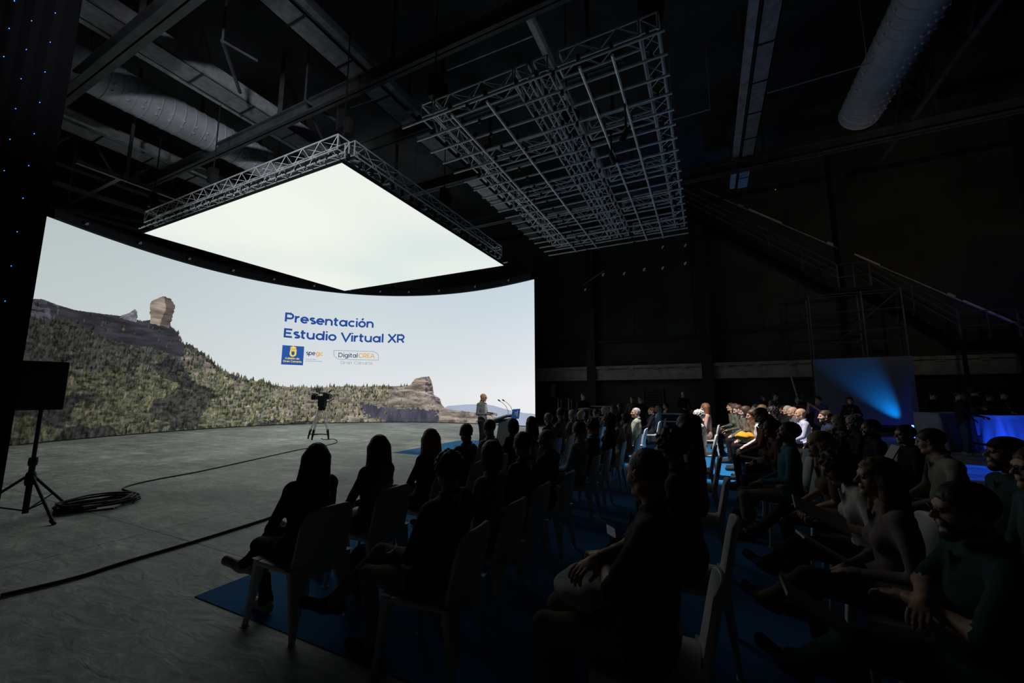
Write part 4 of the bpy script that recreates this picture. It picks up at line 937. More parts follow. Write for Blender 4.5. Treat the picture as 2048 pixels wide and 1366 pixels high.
for x0, x1, z in ((-2.2, -.6, 11.0), (5.3, 6.4, 6.05), (8.8, 10.4, 3.65)):
    q = MB(); q.box2((x0, WY-.45, z-.12), (x1, WY+.95, z)); child('landing', q, DKR, st)
    q = MB()
    for hh in (.5, 1.05): q.tube((x0, WY-.42, z+hh), (x1, WY-.42, z+hh), .02, n=6)
    for x in (x0+.03, x1-.03, (x0+x1)/2): q.tube((x, WY-.42, z), (x, WY-.42, z+1.05), .022, n=6)
    child('handrail', q, MDST, st)
    if z < 4:
        q = MB()
        for x in (x0+.05, x1-.05): q.box2((x-.05, WY-.4, 0), (x+.05, WY-.3, z-.1))
        child('post', q, DKR, st)
q = MB(); yl_ = YB-.12
q.tube((.3, yl_, 12.4), (11.3, yl_, 4.0), .03, n=6); cl = thing('wall_light_line', 'long sloping conduit with pale tube lights on the back wall above the staircase', 'light', (5, yl_, 8)); child('conduit', q, PALE, cl)
for a, b in ((.19, .31), (.50, .62), (.84, .97)):
    q = MB(); p = Vector((.3, yl_-.06, 12.4)); r = Vector((11.3, yl_-.06, 4.0)); q.beam(p.lerp(r, a), p.lerp(r, b), .1, .07); child('tube_light', q, mat('tube_light_pale', (.7, .68, .66), .4), cl)
    q = MB(); q.beam(p.lerp(r, a-.04), p.lerp(r, a-.02), .12, .12); child('junction_box', q, PALE, cl)
sc_ = thing('scaffold_tower', 'dark scaffold tower standing behind the blue lit panel', 'scaffold', (6, 20.9, 0))
q = MB()
for x in (4.35, 6.2, 7.5):
    for y in (20.35, 20.85): q.tube((x*.94, y, 0), (x*.94, y, 5.75), .03, n=6)
child('upright', q, MDST, sc_)
for z in (.5, 2.9, 3.7, 4.15, 4.95, 5.7):
    q = MB()
    for y in (20.35, 20.85): q.tube((4.0, y, z), (7.1, y, z), .024, n=6)
    for x in (4.1, 5.83, 7.05): q.tube((x, 20.35, z), (x, 20.85, z), .024, n=6)
    child('ledger', q, MDST, sc_)
q = MB(); q.tube((4.1, 20.35, 2.9), (7.05, 20.35, 5.7), .022, n=6); q.tube((7.05, 20.85, 0), (4.1, 20.85, 2.9), .022, n=6); child('diagonal', q, MDST, sc_)
for k, (x, z, f) in enumerate(((-3.95, 9.9, 0), (7.05, 10.6, 0), (3.6, 11.6, 1), (11.6, 5.9, 1))[2:]):
    q = MB(); q.box((x, YB-.08, z), (.1, .08, .1)); q.cur = 1; q.box((x, YB-.125, z), (.03, .01, .03)); tag(q.build('alarm_beacon', [DKST, mat('red_glow', (.2, .02, .02), emit=2.5, emit_rgb=(1, .12, .08))]), 'tiny box with a red light on the back wall, %s' % ['upper one near the pale girder', 'lower one near the right edge'][k], 'light')
# ---------------------------------------------------------------- blue-lit panel, LED bar, draped tables
bd = thing('backdrop_panel', 'large dark upright panel with a blue beam of light across it', 'panel', (5.4, 19.6, 0), math.radians(-6))
q = MB(); q.box2((-1.5, 0, .45), (1.42, .1, 2.98)); q.build('board', mat('backdrop_grey', (.20, .22, .24), .75), bd, bevel=.01)
q = MB(); q.box2((-1.45, .02, 0), (-1.3, .4, .45)); q.box2((1.22, .02, 0), (1.37, .4, .45)); q.box2((-1.5, .02, .35), (1.42, .12, .45)); q.build('base', BLKP, bd)
p = at(1815, 869, .06); p = Vector((6.3, 18.6, .0))
lb = thing('led_light_bar', 'short upright glowing blue light bar on the floor beside the draped table', 'light', p)
q = MB(); q.box((0, 0, .04), (.2, .16, .08)); q.box((.03, .03, .3), (.03, .03, .5)); q.build('stand', BLKP, lb)
q = MB(); q.tube((0, -.02, .1), (-.02, -.02, .52), .028, n=10); q.build('tube', mat('blue_tube', (.1, .1, .4), emit=22, emit_rgb=(.03, .06, 1)), lb)
CLB = mat('table_cloth', (.30, .31, .40), .85, sheen=.3, bump=.1)
def table(x, y, L, W_, z, label, rz=0):
    t = thing('draped_table', label, 'table', (x, y, 0), rz); q = MB(); q.box((0, 0, z-.02), (L, W_, .03)); q.build('tabletop', BLKP, t)
    for sx in (-1, 1):
        for sy in (-1, 1): q = MB(); q.tube((sx*(L/2-.08), sy*(W_/2-.08), 0), (sx*(L/2-.08), sy*(W_/2-.08), z-.03), .02); q.build('leg', BLKP, t)
    q = MB(); R_ = []; N = 160; per = 2*(L+W_)
    for i in range(N):
        s = per*i/N
        if s < L: a = (-L/2+s, -W_/2, 0, -1)
        elif s < L+W_: a = (L/2, -W_/2+s-L, 1, 0)
        elif s < 2*L+W_: a = (L/2-(s-L-W_), W_/2, 0, 1)
        else: a = (-L/2, W_/2-(s-2*L-W_), -1, 0)
        R_.append((a, s))
    lv = 9; P = []
    for j in range(lv):
        k = j/(lv-1)
        for (x_, y_, nx, ny), s in R_:
            o = .012+.05*k*(1+math.sin(s*21+2*math.sin(s*5)))*.8+.06*k; P.append((x_+nx*o, y_+ny*o, z+.004-k*(z-.02)))
    F = [(j*N+i, (j+1)*N+i, (j+1)*N+(i+1) % N, j*N+(i+1) % N) for j in range(lv-1) for i in range(N)]+[tuple(reversed(range(N)))]
    q.quadmesh(P, F); q.build('cloth', CLB, t, smooth=True); return t
table(6.08, 15.98, .95, .7, 1.05, 'high table draped with a pale cloth beside the glowing light bar', math.radians(26))
table(8.25, 16.9, 2.7, .75, .98, 'long bright blue draped table at the right edge', math.radians(26))
lampbody((6.95, 14.7, .16), (7.9, 16.7, .5), 'small black floor lamp shining blue on the long draped table', .02, .1)
q = MB(); q.box((6.75, 16.45, .2), (.5, .35, .38)); tag(q.build('equipment_case', BLKP, bevel=.02), 'small black case on the floor between the two draped tables', 'case')
scn = thing('monitor_screen', 'dark flat monitor seen from behind before the bright blue table', 'monitor', (6.9, 9.5, 0), -.5)
q = MB(); q.box((0, 0, 1.0), (.95, .05, .55)); q.build('display', mat('monitor_back', (.05, .05, .05), .5), scn, bevel=.01)
q = MB(); q.tube((0, .02, .02), (0, .02, .8), .03); q.box((0, .02, .015), (.5, .4, .03)); q.build('stand', BLKP, scn)
# things near the screen's right end and along the wall
la = thing('line_speaker', 'tall narrow grey loudspeaker hanging on the wall near the screen end', 'speaker', (-7.9, 21.7, 0))
q = MB(); q.box((0, 0, 1.8), (.3, .3, .75)); q.build('cabinet', MDST, la, bevel=.01); q = MB(); q.tube((0, 0, 0), (0, 0, 1.45), .03); q.box((0, 0, .02), (.5, .5, .04)); q.build('stand', BLKP, la)
rk = thing('metal_rack', 'grey metal frame rack on the floor right of the screen', 'rack', (-7.1, 21.2, 0))
q = MB()
for x in (-.3, .3):
    for y in (-.25, .25): q.box2((x-.02, y-.02, 0), (x+.02, y+.02, 1.35))
q.build('upright', PALE, rk); q = MB()
for z in (.3, .8, 1.33): q.box2((-.3, -.25, z), (.3, .25, z+.03))
q.build('shelf', MDST, rk)
def case(x, y, z, d, label):
    t = thing('flight_case', label, 'case', (x, y, z)); a, b, c = d; q = MB(); q.box((0, 0, c/2), (a-.02, b-.02, c-.02)); q.build('box', BLKP, t)
    q = MB()
    for sx in (-1, 1):
        for sy in (-1, 1): q.box((sx*a/2, sy*b/2, c/2), (.03, .03, c))
        for sz in (0, 1): q.box((sx*a/2, 0, sz*c), (.03, b, .03))
    for sy in (-1, 1):
        for sz in (0, .72, 1): q.box((0, sy*b/2, sz*c), (a, .03, .03))
    q.build('edge_trim', mat('case_edge', (.6, .6, .62), .35, .6), t); q = MB()
    for sx in (-.25, .25): q.box((sx*a, -b/2-.01, c*.5), (.1, .02, .08))
    q.build('latch', mat('case_edge', (.6, .6, .62), .35, .6), t); return t
case(-3.55, 14.7, 0, (.9, .6, .75), 'black flight case with silver edges behind the left audience, lower one'); case(-3.5, 14.7, .785, (.8, .55, .35), 'black flight case with silver edges lying on top of the other')
case(-1.0, 15.2, 0, (1.0, .6, .9), 'black flight case with silver edges behind the row ends')
pl_ = [at(1572, 752, 2.3), None]; q = MB(); q.tube((3.45, 21.75, 2.35), (3.8, 21.3, .0), .035); tag(q.build('leaning_pole', PALE), 'thin pale pole leaning against the concrete beam left of the blue panel', 'pole')
lv_ = thing('louvre_panel', 'dark louvred vent panel low on the back wall', 'vent', (-2.6, YB-.06, 1.2)); q = MB()
for i in range(9): q.box((0, 0, -.5+i*.13), (.9, .08, .05), Matrix.Rotation(.5, 3, 'X'))
q.build('slat', MDST, lv_); q = MB(); q.box((-.5, 0, 0), (.06, .1, 1.3)); q.box((.5, 0, 0), (.06, .1, 1.3)); q.build('frame', MDST, lv_)
# ---------------------------------------------------------------- carpets
CARP = bpy.data.materials.new('blue_carpet'); CARP.use_nodes = True; nt = CARP.node_tree; b = nt.nodes['Principled BSDF']
tc = nt.nodes.new('ShaderNodeTexCoord'); n1 = nt.nodes.new('ShaderNodeTexNoise'); n1.inputs['Scale'].default_value = 260; n1.inputs['Detail'].default_value = 2
cr = nt.nodes.new('ShaderNodeValToRGB'); cr.color_ramp.elements[0].color = (.010, .12, .30, 1); cr.color_ramp.elements[1].color = (.018, .205, .48, 1); cr.color_ramp.elements[0].position = .35; cr.color_ramp.elements[1].position = .65
nt.links.new(tc.outputs['Object'], n1.inputs[0]); nt.links.new(n1.outputs['Fac'], cr.inputs[0]); nt.links.new(cr.outputs[0], b.inputs['Base Color']); b.inputs['Roughness'].default_value = .95; b.inputs['Sheen Weight'].default_value = .1; b.inputs['Specular IOR Level'].default_value = .05
q = MB(); q.box2((-3.66, 1.9, 0), (2.9, 14.2, .006)); tag(q.build('audience_carpet', CARP), 'large blue carpet under the rows of the audience', 'carpet')
q = MB(); q.box2((-7.75, 8.55, 0), (-4.2, 12.0, .006)); tag(q.build('stage_carpet', CARP), 'bright blue carpet patch under the speaker at the lectern', 'carpet')
q = MB(); q.box2((4.0, 6.0, 0), (5.6, 7.6, .006)); tag(q.build('side_carpet', CARP), 'small blue carpet at the right lit strongly by a blue lamp', 'carpet')
# ---------------------------------------------------------------- lectern with microphones and placard
LX, LY = -5.02, 9.85
le = thing('lectern', 'dark grey slanted lectern with a pale top on the stage carpet', 'lectern', (LX, LY, .006))
LG_ = mat('lectern_grey', (.07, .085, .09), .5); q = MB(); q.prism([(-.20, 0), (.42, 0), (.20, .93), (-.06, .88)], -.24, .24, 'y'); q.build('body', LG_, le, bevel=.01)
q = MB(); q.box((.02, 0, .96), (.46, .62, .035), Matrix.Rotation(-.30, 3, 'Y')); q.box((-.19, 0, .84), (.03, .62, .12)); q.build('reading_top', mat('lectern_pale', (.45, .48, .50), .45), le, bevel=.005)
q = MB(); q.box((-.1, 0, .015), (.6, .5, .03)); q.build('foot', LG_, le)
for k, sy in enumerate((-.12, .14)):
    m_ = thing('gooseneck_microphone', 'black gooseneck microphone on the lectern, %s' % ['nearer the camera', 'farther from the camera'][k], 'microphone', (LX+.16, LY+sy, 1.0)); q = MB()
    q.path([(0, 0, 0), (.0, 0, .12), (-.06, 0, .24), (-.16, 0, .33), (-.26, 0, .39)], .006, 6); q.tube((0, 0, 0), (0, 0, .03), .02); q.build('neck', TB, m_)
    q = MB(); q.tube((-.25, 0, .385), (-.31, 0, .42), .016, .018, 10); q.build('head', TB, m_)
pc_ = thing('blue_placard', 'small blue placard with white marks on the front of the lectern', 'sign', (LX+.33, LY, 1.04), 0)
q = MB(); q.box((0, 0, 0), (.015, .46, .27), Matrix.Rotation(.16, 3, 'Y')); q.build('board', mat('placard_blue', (.04, .17, .70), .5), pc_)
q = MB(); R_ = Matrix.Rotation(.16, 3, 'Y')
for y, z, b_, c in ((.07, .02, .05, .10), (.07, .085, .03, .03), (.07, -.055, .08, .02), (-.04, .05, .10, .015), (-.05, .02, .08, .012), (-.04, -.01, .09, .012)):
    q.box(R_@Vector((.010, y, z)), (.004, b_, c), R_)
    q.box(R_@Vector((-.010, -y, z)), (.004, b_, c), R_)
q.build('white_marks', mat('placard_white', (.8, .8, .8), .6), pc_)
q = MB(); q.box((-.12, 0, -.08), (.24, .03, .03)); q.build('bracket', LG_, pc_)
# ---------------------------------------------------------------- cine camera on tripod
tp = at(640, 878, 0); tv = thing('studio_camera', 'black studio video camera with a matte box on a silver tripod before the screen', 'camera', tp, YAW-.25)
for k, (a, nm) in enumerate(((math.radians(195), 0), (math.radians(-15), 1), (math.radians(-95), 2))):
    d = Vector((math.cos(a), math.sin(a)*.8, 0)); q = MB()
    for e in (-.05, .05):
        n_ = Vector((-d.y, d.x, 0))*e; q.tube(d*.09+n_+Vector((0, 0, 1.02)), d*.38+n_*.6+Vector((0, 0, .30)), .017)
    q.build('leg', mat('tripod_silver', (.78, .79, .8), .35, .4), tv)
    q = MB(); q.tube(d*.36+Vector((0, 0, .34)), d*.43+Vector((0, 0, .09)), .045, .03); q.tube(d*.43+Vector((0, 0, .11)), d*.44+Vector((0, 0, 0)), .028, .024); q.build('foot', BLKP, tv)
    q = MB(); q.beam(Vector((0, 0, .17)), d*.42+Vector((0, 0, .17)), .035, .03); q.build('spreader', BLKP, tv)
q = MB(); q.lathe([(.11, 1.0), (.13, 1.06), (.12, 1.14), (.08, 1.16)], n=16); q.box((0, 0, 1.27), (.22, .2, .26)); q.tube((-.13, 0, 1.28), (.13, 0, 1.28), .09, n=14); q.tube((.05, .1, 1.27), (.4, .12, 1.42), .014); q.build('fluid_head', BLKP, tv)
q = MB(); q.box((.05, 0, 1.46), (.42, .18, .13)); q.box((.16, 0, 1.56), (.2, .16, .1)); q.box((-.02, 0, 1.62), (.3, .05, .04)); q.box((.28, 0, 1.5), (.1, .16, .16)); q.build('body', TB, tv, bevel=.008)
q = MB(); q.tube((-.16, 0, 1.47), (-.30, 0, 1.47), .06, .07, 16); q.build('lens', TB, tv)
q = MB(); q.box((-.34, 0, 1.47), (.09, .24, .19)); q.box((-.34, 0, 1.59), (.12, .22, .02), Matrix.Rotation(.4, 3, 'Y')); q.build('matte_box', BLKP, tv)
q = MB(); q.box((-.22, .02, 1.72), (.02, .22, .15)); q.tube((-.12, 0, 1.6), (-.21, 0, 1.67), .012); q.box((-.25, .02, 1.72), (.02, .16, .1)); q.tube((.16, 0, 1.6), (.16, .02, 1.78), .008); q.box((.3, .0, 1.68), (.14, .04, .04), Matrix.Rotation(-.6, 3, 'Y')); q.build('monitor', TB, tv)
# ---------------------------------------------------------------- loudspeaker on tripod at the left, cables
fx = at(48, 1040, 0); ps = thing('speaker_stand', 'black tripod stand carrying a loudspeaker at the left', 'stand', fx)
q = MB(); q.tube((0, 0, .08), (0, 0, .72), .030); q.tube((0, 0, .70), (0, 0, 1.40), .021); q.build('pole', BLKP, ps)
q = MB(); q.lathe([(.042, .42), (.05, .46), (.05, .54), (.04, .58)], n=14); q.lathe([(.04, .66), (.045, .7), (.04, .76)], n=14); q.tube((0, 0, .72), (.09, .0, .72), .012); q.build('collar', BLKP, ps)
for k, a in enumerate((math.radians(8), math.radians(128), math.radians(248))):
    d = Vector((math.cos(a), math.sin(a), 0)); q = MB(); q.tube(d*.045+Vector((0, 0, .52)), d*.60+Vector((0, 0, .03)), .016); l = q.build('leg', BLKP, ps)
    q = MB(); q.tube(d*.56+Vector((0, 0, .05)), d*.63+Vector((0, 0, .012)), .024, .022); q.build('rubber_foot', BLKP, l)
    q = MB(); q.tube(d*.03+Vector((0, 0, .12)), d*.36+Vector((0, 0, .24)), .009); q.build('brace', BLKP, ps)
pb_ = thing('loudspeaker', 'black rectangular loudspeaker on the tripod stand at the left', 'speaker', fx+Vector((0, 0, 1.36)), YAW+.75)
q = MB(); q.prism([(-.21, -.17), (.21, -.17), (.14, .19), (-.14, .19)], 0, .62, 'z'); q.build('cabinet', BLKP, pb_, bevel=.02); q = MB(); q.box((0, -.175, .31), (.38, .015, .57)); q.build('grille', TB, pb_)
def cable(pts, r, label, z=0.0):
    P = [Vector(at(a, b, 0)) for a, b in pts]; out = []
    for i in range(len(P)-1):
        p0, p1, p2, p3 = P[max(i-1, 0)], P[i], P[i+1], P[min(i+2, len(P)-1)]
        for k in range(8):
            t = k/8; out.append(.5*((2*p1)+(p2-p0)*t+(2*p0-5*p1+4*p2-p3)*t*t+(-p0+3*p1-3*p2+p3)*t**3))
    out.append(P[-1]); q = MB(); q.path([p+Vector((0, 0, r+.001+z)) for p in out], r, 6); return tag(q.build('floor_cable', mat('cable_black', (.012, .012, .013), .6)), label, 'cable')
cable([(643, 877), (648, 880), (668, 879), (674, 885), (655, 891), (600, 900), (500, 922), (400, 944), (330, 957), (285, 966), (252, 975), (248, 981), (276, 990), (262, 999), (200, 1012), (120, 1024)], .012, 'thin black cable snaking from the tripod camera across the floor')
cable([(0, 1196), (150, 1160), (250, 1128), (400, 1083), (520, 1045), (545, 1036)], .016, 'thick straight black cable crossing the floor at the lower left')
rr = random.Random(3)
for k in range(9):
    cx, cy = 190, 1014; rx = 75+rr.random()*22; ry = 7+rr.random()*7; ph = rr.random()*3
    cable([(cx+rx*math.cos(t+ph)+rr.uniform(-6, 6), cy-(.16*rx*math.cos(t+ph))+ry*math.sin(t+ph)+rr.uniform(-2, 2)) for t in np.linspace(0, 5.6, 9)], .011, 'loop of black cable in the coil beside the speaker stand', .012*k)['group'] = 'coiled cable loops by the speaker stand'
for k, (a, b) in enumerate([((475, 869), (497, 863)), ((583, 881), (598, 877)), ((486, 892), (500, 889)), ((510, 899), (520, 898)), ((398, 915), (408, 912)), ((686, 887), (692, 888))]):
    p = at(*a, .004); r = at(*b, .004); q = MB(); q.beam(p, r, .05, .003); tag(q.build('floor_tape', mat('tape_white', (.6, .62, .6), .7)), 'short strip of pale tape on the stage floor, '+['farthest left of the far pair', 'just left of the camera tripod', 'lower left of the far pair', 'lower right of the far pair', 'nearest to the loudspeaker', 'just right of the camera tripod'][k], 'tape', 'pale tape marks on the stage floor')
# ---------------------------------------------------------------- people
def on_row(px, X):          # point of the row line x = X under the image column px
    a = math.atan((px-1024)/795)-YAW; return X, X/math.tan(a) if abs(a) > 1e-3 else 20
def at_depth(px, d):
    X = (px-1024)/795*d; c, s = math.cos(YAW), math.sin(YAW); return c*X-s*d, s*X+c*d
def zat(x, y, py):
    d = -math.sin(YAW)*x+math.cos(YAW)*y; return CAMZ+(790-py)/795*d
BK = (.012, .012, .014); DN = (.02, .025, .045); GR = (.10, .10, .11); WH = (.55, .55, .55); BR = (.06, .035, .025); OL = (.11, .11, .08)
JE = (.035, .05, .085); BG = (.30, .25, .18); TEALC = (.03, .12, .16); SHB = (.22, .13, .09)
RZ = math.pi/2
GA = 'people seated in the audience'
def seated(px, py, X, desc, kind='m', legs='flat', arms='lap', lean=0.0, wd=1, hy=-.4, hp=0., hr=0., hair='short', hc='dark', dep=None, turn=0.0, **k):
    if dep is None: lean = round(lean-.12, 3)
    x, y = on_row(px, X) if dep is None else at_depth(px, dep)
    pose = ('seat', legs, arms, lean, wd); key = (kind, pose, (hy, hp, hr), k.get('short', False)); me, (hd, hc_) = body_mesh(key)
    rz = RZ+turn; off = Matrix.Rotation(rz, 3, 'Z') @ Vector((hc_.x, hc_.y, 0)); x -= off.x; y -= off.y
    top = hc_.z+.128+{'curly': .012, 'afro': .03, 'curlylong': .02, 'bun': .02}.get(hair, 0); z = zat(x+off.x, y+off.y, py); sc = max(.88, min(1.03, z/top))
    o = person((x, y, .006), rz, desc, kind, pose, (hy, hp, hr), hair, hc, sc=sc, group=GA, **k)
    short_ = desc.split(' ')
    chair((x, y, .006), rz, 'white moulded chair under the '+' '.join(short_[:10]))
    return o
# front row, from the near end towards the lectern
seated(645, 885, -2.62, 'woman with long dark brown hair in a dark coat, nearest in the front row', 'w', 'cross1', 'lap', .04, 1.12, hy=-.55, hp=-.12, hr=.08, hair='long', hc='dark', top=(.018, .02, .022), bottom=BK, shoe=(.38, .32, .27), turn=-.05)
seated(765, 876, -2.62, 'woman with long light brown hair in a brown sweater, second in the front row', 'w', 'flat', 'lap', .05, hy=-.6, hair='long', hc='lightbrown', top=(.10, .075, .06), bottom=(.30, .28, .24), shoe=WH)
seated(865, 864, -2.62, 'woman with long straight blond hair in black, third in the front row', 'w', 'cross', 'lap', .05, hy=-.6, hair='long', hc='blond', top=BK, bottom=(.25, .23, .2), shoe=BK)
seated(935, 846, -2.62, 'man with short dark hair and glasses in a navy shirt, beside the blond woman', 'm', 'flat', 'lap', .02, hy=-.7, extras=('glasses',), top=(.05, .07, .11), bottom=DN, shoe=BK)
seated(980, 838, -2.62, 'man with dark hair in a light grey shirt, in front of the lectern', 'm', 'flat', 'lap', .0, hy=-.65, top=(.42, .42, .40), bottom=DN, shoe=BK)
seated(1025, 836, -2.62, 'woman with a dark bob in black, just right of the lectern', 'w', 'flat', 'lap', .05, hy=-.6, hair='bob', top=BK, bottom=BK)
seated(1062, 836, -2.62, 'woman with long dark hair before the right edge of the screen', 'w', 'flat', 'lap', .05, hy=-.6, hair='long', top=(.10, .09, .09), bottom=BK)
seated(1096, 824, -2.62, 'older bald man with glasses and yellowish light on his head, in a dark jacket', 'm', 'flat', 'lap', .0, hy=-.75, hair='fringe', hc='grey', extras=('glasses',), skin=3, top=BK, bottom=BK)
seated(1120, 815, -2.62, 'man with dark hair in a grey suit raising a hand to his chin', 'm', 'flat', 'chin', .05, hy=-.8, hair='short', top=(.14, .14, .15), bottom=GR)
seated(1143, 819, -2.62, 'man with greying short hair and white collar beside the grey suit', 'm', 'flat', 'lap', .0, hy=-.8, hair='short', hc='grey', top=(.2, .2, .2), bottom=GR)
seated(1160, 820, -2.62, 'man with thin white hair, last before the gap in the front row', 'm', 'flat', 'lap', .0, hy=.5, hair='crop', hc='white', skin=3, top=BK, bottom=GR)
seated(1190, 822, -2.62, 'dark haired man in black farther along the front row', 'm', 'flat', 'lap', .0, hy=-.5, top=BK, bottom=BK)
seated(1207, 811, -2.62, 'woman with blond curly hair far along the front row', 'w', 'flat', 'lap', .0, hy=.5, hair='curlylong', hc='blond', skin=3, top=GR, bottom=BK)
seated(1224, 809, -2.62, 'woman with brown curly hair beside the blond curly woman', 'w', 'flat', 'lap', .0, hy=.6, hair='curlylong', hc='brown', top=(.15, .15, .15), bottom=BK)
seated(1237, 806, -2.62, 'person with brown hair at the far end of the front row', 'w', 'flat', 'lap', .0, hy=.6, hair='bob', hc='brown', top=BK, bottom=BK)
# second row
seated(903, 897, -1.46, 'man with curly black hair in a dark polo shirt, one leg stretched to the left', 'm', 'cross', 'side', -.0, 1.2, hy=-.6, hair='curly', hc='black', top=BK, bottom=(.26, .23, .18), shoe=BK, turn=.08)
seated(985, 892, -1.52, 'woman with a short brown bob in a grey knitted vest', 'w', 'flat', 'lap', .05, 1.06, hy=-.75, hair='bob', hc='brown', top=(.16, .155, .15), bottom=BK)
seated(1045, 862, -1.52, 'man with cropped grey hair in a dark jacket behind the woman with the dark bob', 'm', 'flat', 'lap', .0, 1.05, hy=-.55, hair='short', hc='dark', top=(.02, .02, .022), bottom=BK)
seated(1092, 856, -1.52, 'bald man in a dark jacket in the second row', 'm', 'flat', 'lap', .05, 1.08, hy=-.15, hair='none', skin=1, top=(.016, .016, .018), bottom=BK)
seated(1155, 842, -1.52, 'large man with short dark hair in a pale blue shirt in the second row', 'm', 'flat', 'lap', .05, 1.15, hy=-.6, hair='short', hc='black', top=(.26, .32, .34), bottom=JE)
seated(1182, 836, -1.52, 'person with dark curly hair in black, right of the large man in pale blue', 'm', 'flat', 'lap', .05, 1, hy=-.6, hair='curly', hc='black', top=BK, bottom=BK)
seated(1214, 824, -1.52, 'woman with voluminous dark curls in black', 'w', 'flat', 'lap', .05, 1, hy=.25, hair='curlylong', hc='black', top=BK, bottom=BK)
seated(1229, 834, -1.52, 'person in a pale grey shirt behind the voluminous dark curls', 'm', 'flat', 'knees', .15, 1.05, hy=-.5, hair='short', hc='dark', top=(.35, .34, .33), bottom=GR, dep=7.4)
seated(1247, 826, -1.52, 'woman with smooth brown hair tilting her head, in a grey jacket', 'w', 'flat', 'lap', .1, 1, hy=.2, hr=.4, hair='bob', hc='brown', top=(.33, .32, .31), bottom=GR)
seated(1268, 815, -1.52, 'man with cropped grey hair in an olive hooded coat', 'm', 'flat', 'lap', .0, 1.08, hy=.4, hair='crop', hc='grey', skin=0, top=(.30, .32, .25), bottom=GR)
seated(1299, 820, -1.5, 'person with short auburn hair in a black jacket with a white collar', 'w', 'flat', 'lap', .0, 1.05, hy=.5, hair='short', hc='red', top=(.02, .022, .03), bottom=DN)
seated(1312, 811, -1.5, 'woman with shoulder length blond hair and bare shoulder', 'w', 'flat', 'lap', .0, 1, hy=.3, hair='bob', hc='blond', top=WH, bottom=BK, short=True)
seated(1328, 806, -1.45, 'man with dark hair in a grey shirt, farthest in the second row', 'm', 'flat', 'lap', .0, 1.05, hy=.2, hair='short', hc='dark', top=(.34, .36, .37), bottom=BK)
# third row
seated(1284, 893, 0, 'large balding man in a dark shirt, nearest in the third row', 'm', 'flat', 'arms', -.02, 1.14, hy=-.62, hp=-.05, hair='crop', hc='dark', skin=1, top=(.012, .012, .013), bottom=(.22, .19, .13), short=True, dep=1.92)
seated(1333, 852, 0, 'dark haired man leaning behind the large balding man', 'm', 'flat', 'lap', .12, 1.05, hy=-.5, hair='curly', hc='black', skin=1, top=(.02, .018, .02), bottom=DN, dep=2.75, short=True)
seated(1367, 827, 0, 'dark haired woman in a brown jacket in the third row', 'w', 'flat', 'phone', .05, 1.05, hy=-.4, hair='long', hc='black', top=(.14, .12, .11), bottom=DN, dep=3.9)
seated(1374, 838, 0, 'person mostly hidden behind the brown jacket in the third row', 'm', 'flat', 'lap', .05, 1, hy=-.4, hair='short', hc='black', top=BK, bottom=BK, dep=5.2)
seated(1380, 829, 0, 'grey haired person in the middle of the third row', 'w', 'flat', 'lap', .0, 1, hy=-.3, hair='curly', hc='grey', top=BK, bottom=BK, dep=6.3)
seated(1391, 819, 0, 'woman with curly grey hair and a white collar with an orange strap', 'w', 'flat', 'lap', .0, 1.05, hy=-.2, hair='curly', hc='white', skin=3, top=(.5, .5, .5), bottom=BK, dep=7.9)
seated(1405, 806, 0, 'woman with long auburn hair in a pink top, farthest in the third row', 'w', 'flat', 'lap', .0, 1, hy=-.3, hair='long', hc='red', top=(.55, .33, .28), bottom=BK, dep=10.4)
# right block, first row by the aisle, from the near end
seated(1886, 965, 0, 'bearded man with glasses and a dark teal shirt, nearest at the right', 'm', 'crossl', 'arms', .02, 1.08, hy=.05, hp=-.05, hair='short', hc='black', extras=('glasses', 'beard'), skin=1, top=(.015, .05, .045), bottom=(.05, .09, .085), short=True, dep=1.66)
seated(1728, 913, 0, 'woman with very long light brown hair in profile with a notebook on her lap', 'w', 'crossl', 'lap', .12, 1, hy=.1, hp=.02, hair='wavy', hc='lightbrown', skin=0, top=(.20, .16, .15), bottom=(.10, .08, .08), dep=2.28)
seated(1648, 896, 0, 'woman with a mass of dark curls looking down in a white vest', 'w', 'crossl', 'phone', .22, 1, hy=.05, hp=-.5, hair='curlylong', hc='black', skin=1, top=(.50, .50, .46), bottom=BK, short=True, dep=2.85)
seated(1622, 861, 0, 'woman with blond hair in profile holding her bare arms forward', 'w', 'crossl', 'knees', .25, 1, hy=.1, hair='long', hc='blond', skin=0, top=(.12, .09, .07), bottom=BK, short=True, dep=3.55)
seated(1566, 842, 0, 'bearded man in a teal shirt looking up, in the right block beside the aisle', 'm', 'flat', 'lap', .0, 1.03, hy=.05, hp=.3, hair='short', hc='black', extras=('beard',), skin=1, top=TEALC, bottom=BG, dep=4.4)
seated(1532, 838, 0, 'person with thick dark hair in a maroon top next to the teal shirt', 'w', 'flat', 'arms', .15, 1.05, hy=.1, hp=-.1, hair='bob', hc='black', skin=2, top=(.07, .03, .025), bottom=DN, dep=5.15)
seated(1522, 828, 0, 'person bent forward in brown between the dark haired pair', 'm', 'flat', 'knees', .3, 1.05, hy=.1, hp=-.2, hair='curly', hc='black', skin=1, top=(.10, .06, .045), bottom=JE, dep=5.9)
seated(1513, 815, 0, 'man with short dark hair and a lit ear, behind the people bent forward', 'm', 'flat', 'knees', .1, 1.05, hy=.1, hair='short', hc='black', skin=1, top=(.16, .07, .05), bottom=DN, dep=6.7)
seated(1498, 818, 0, 'person in a white shirt leaning over an orange scarf', 'm', 'flat', 'knees', .35, 1.05, hy=.1, hp=-.1, hair='short', hc='brown', skin=3, top=(.58, .58, .62), bottom=DN, dep=7.5)
seated(1484, 812, 0, 'person with brown hair in a brown jacket leaning far forward', 'w', 'flat', 'knees', .35, 1.05, hy=.1, hp=-.1, hair='bob', hc='brown', skin=3, top=(.17, .11, .07), bottom=BK, dep=8.4)
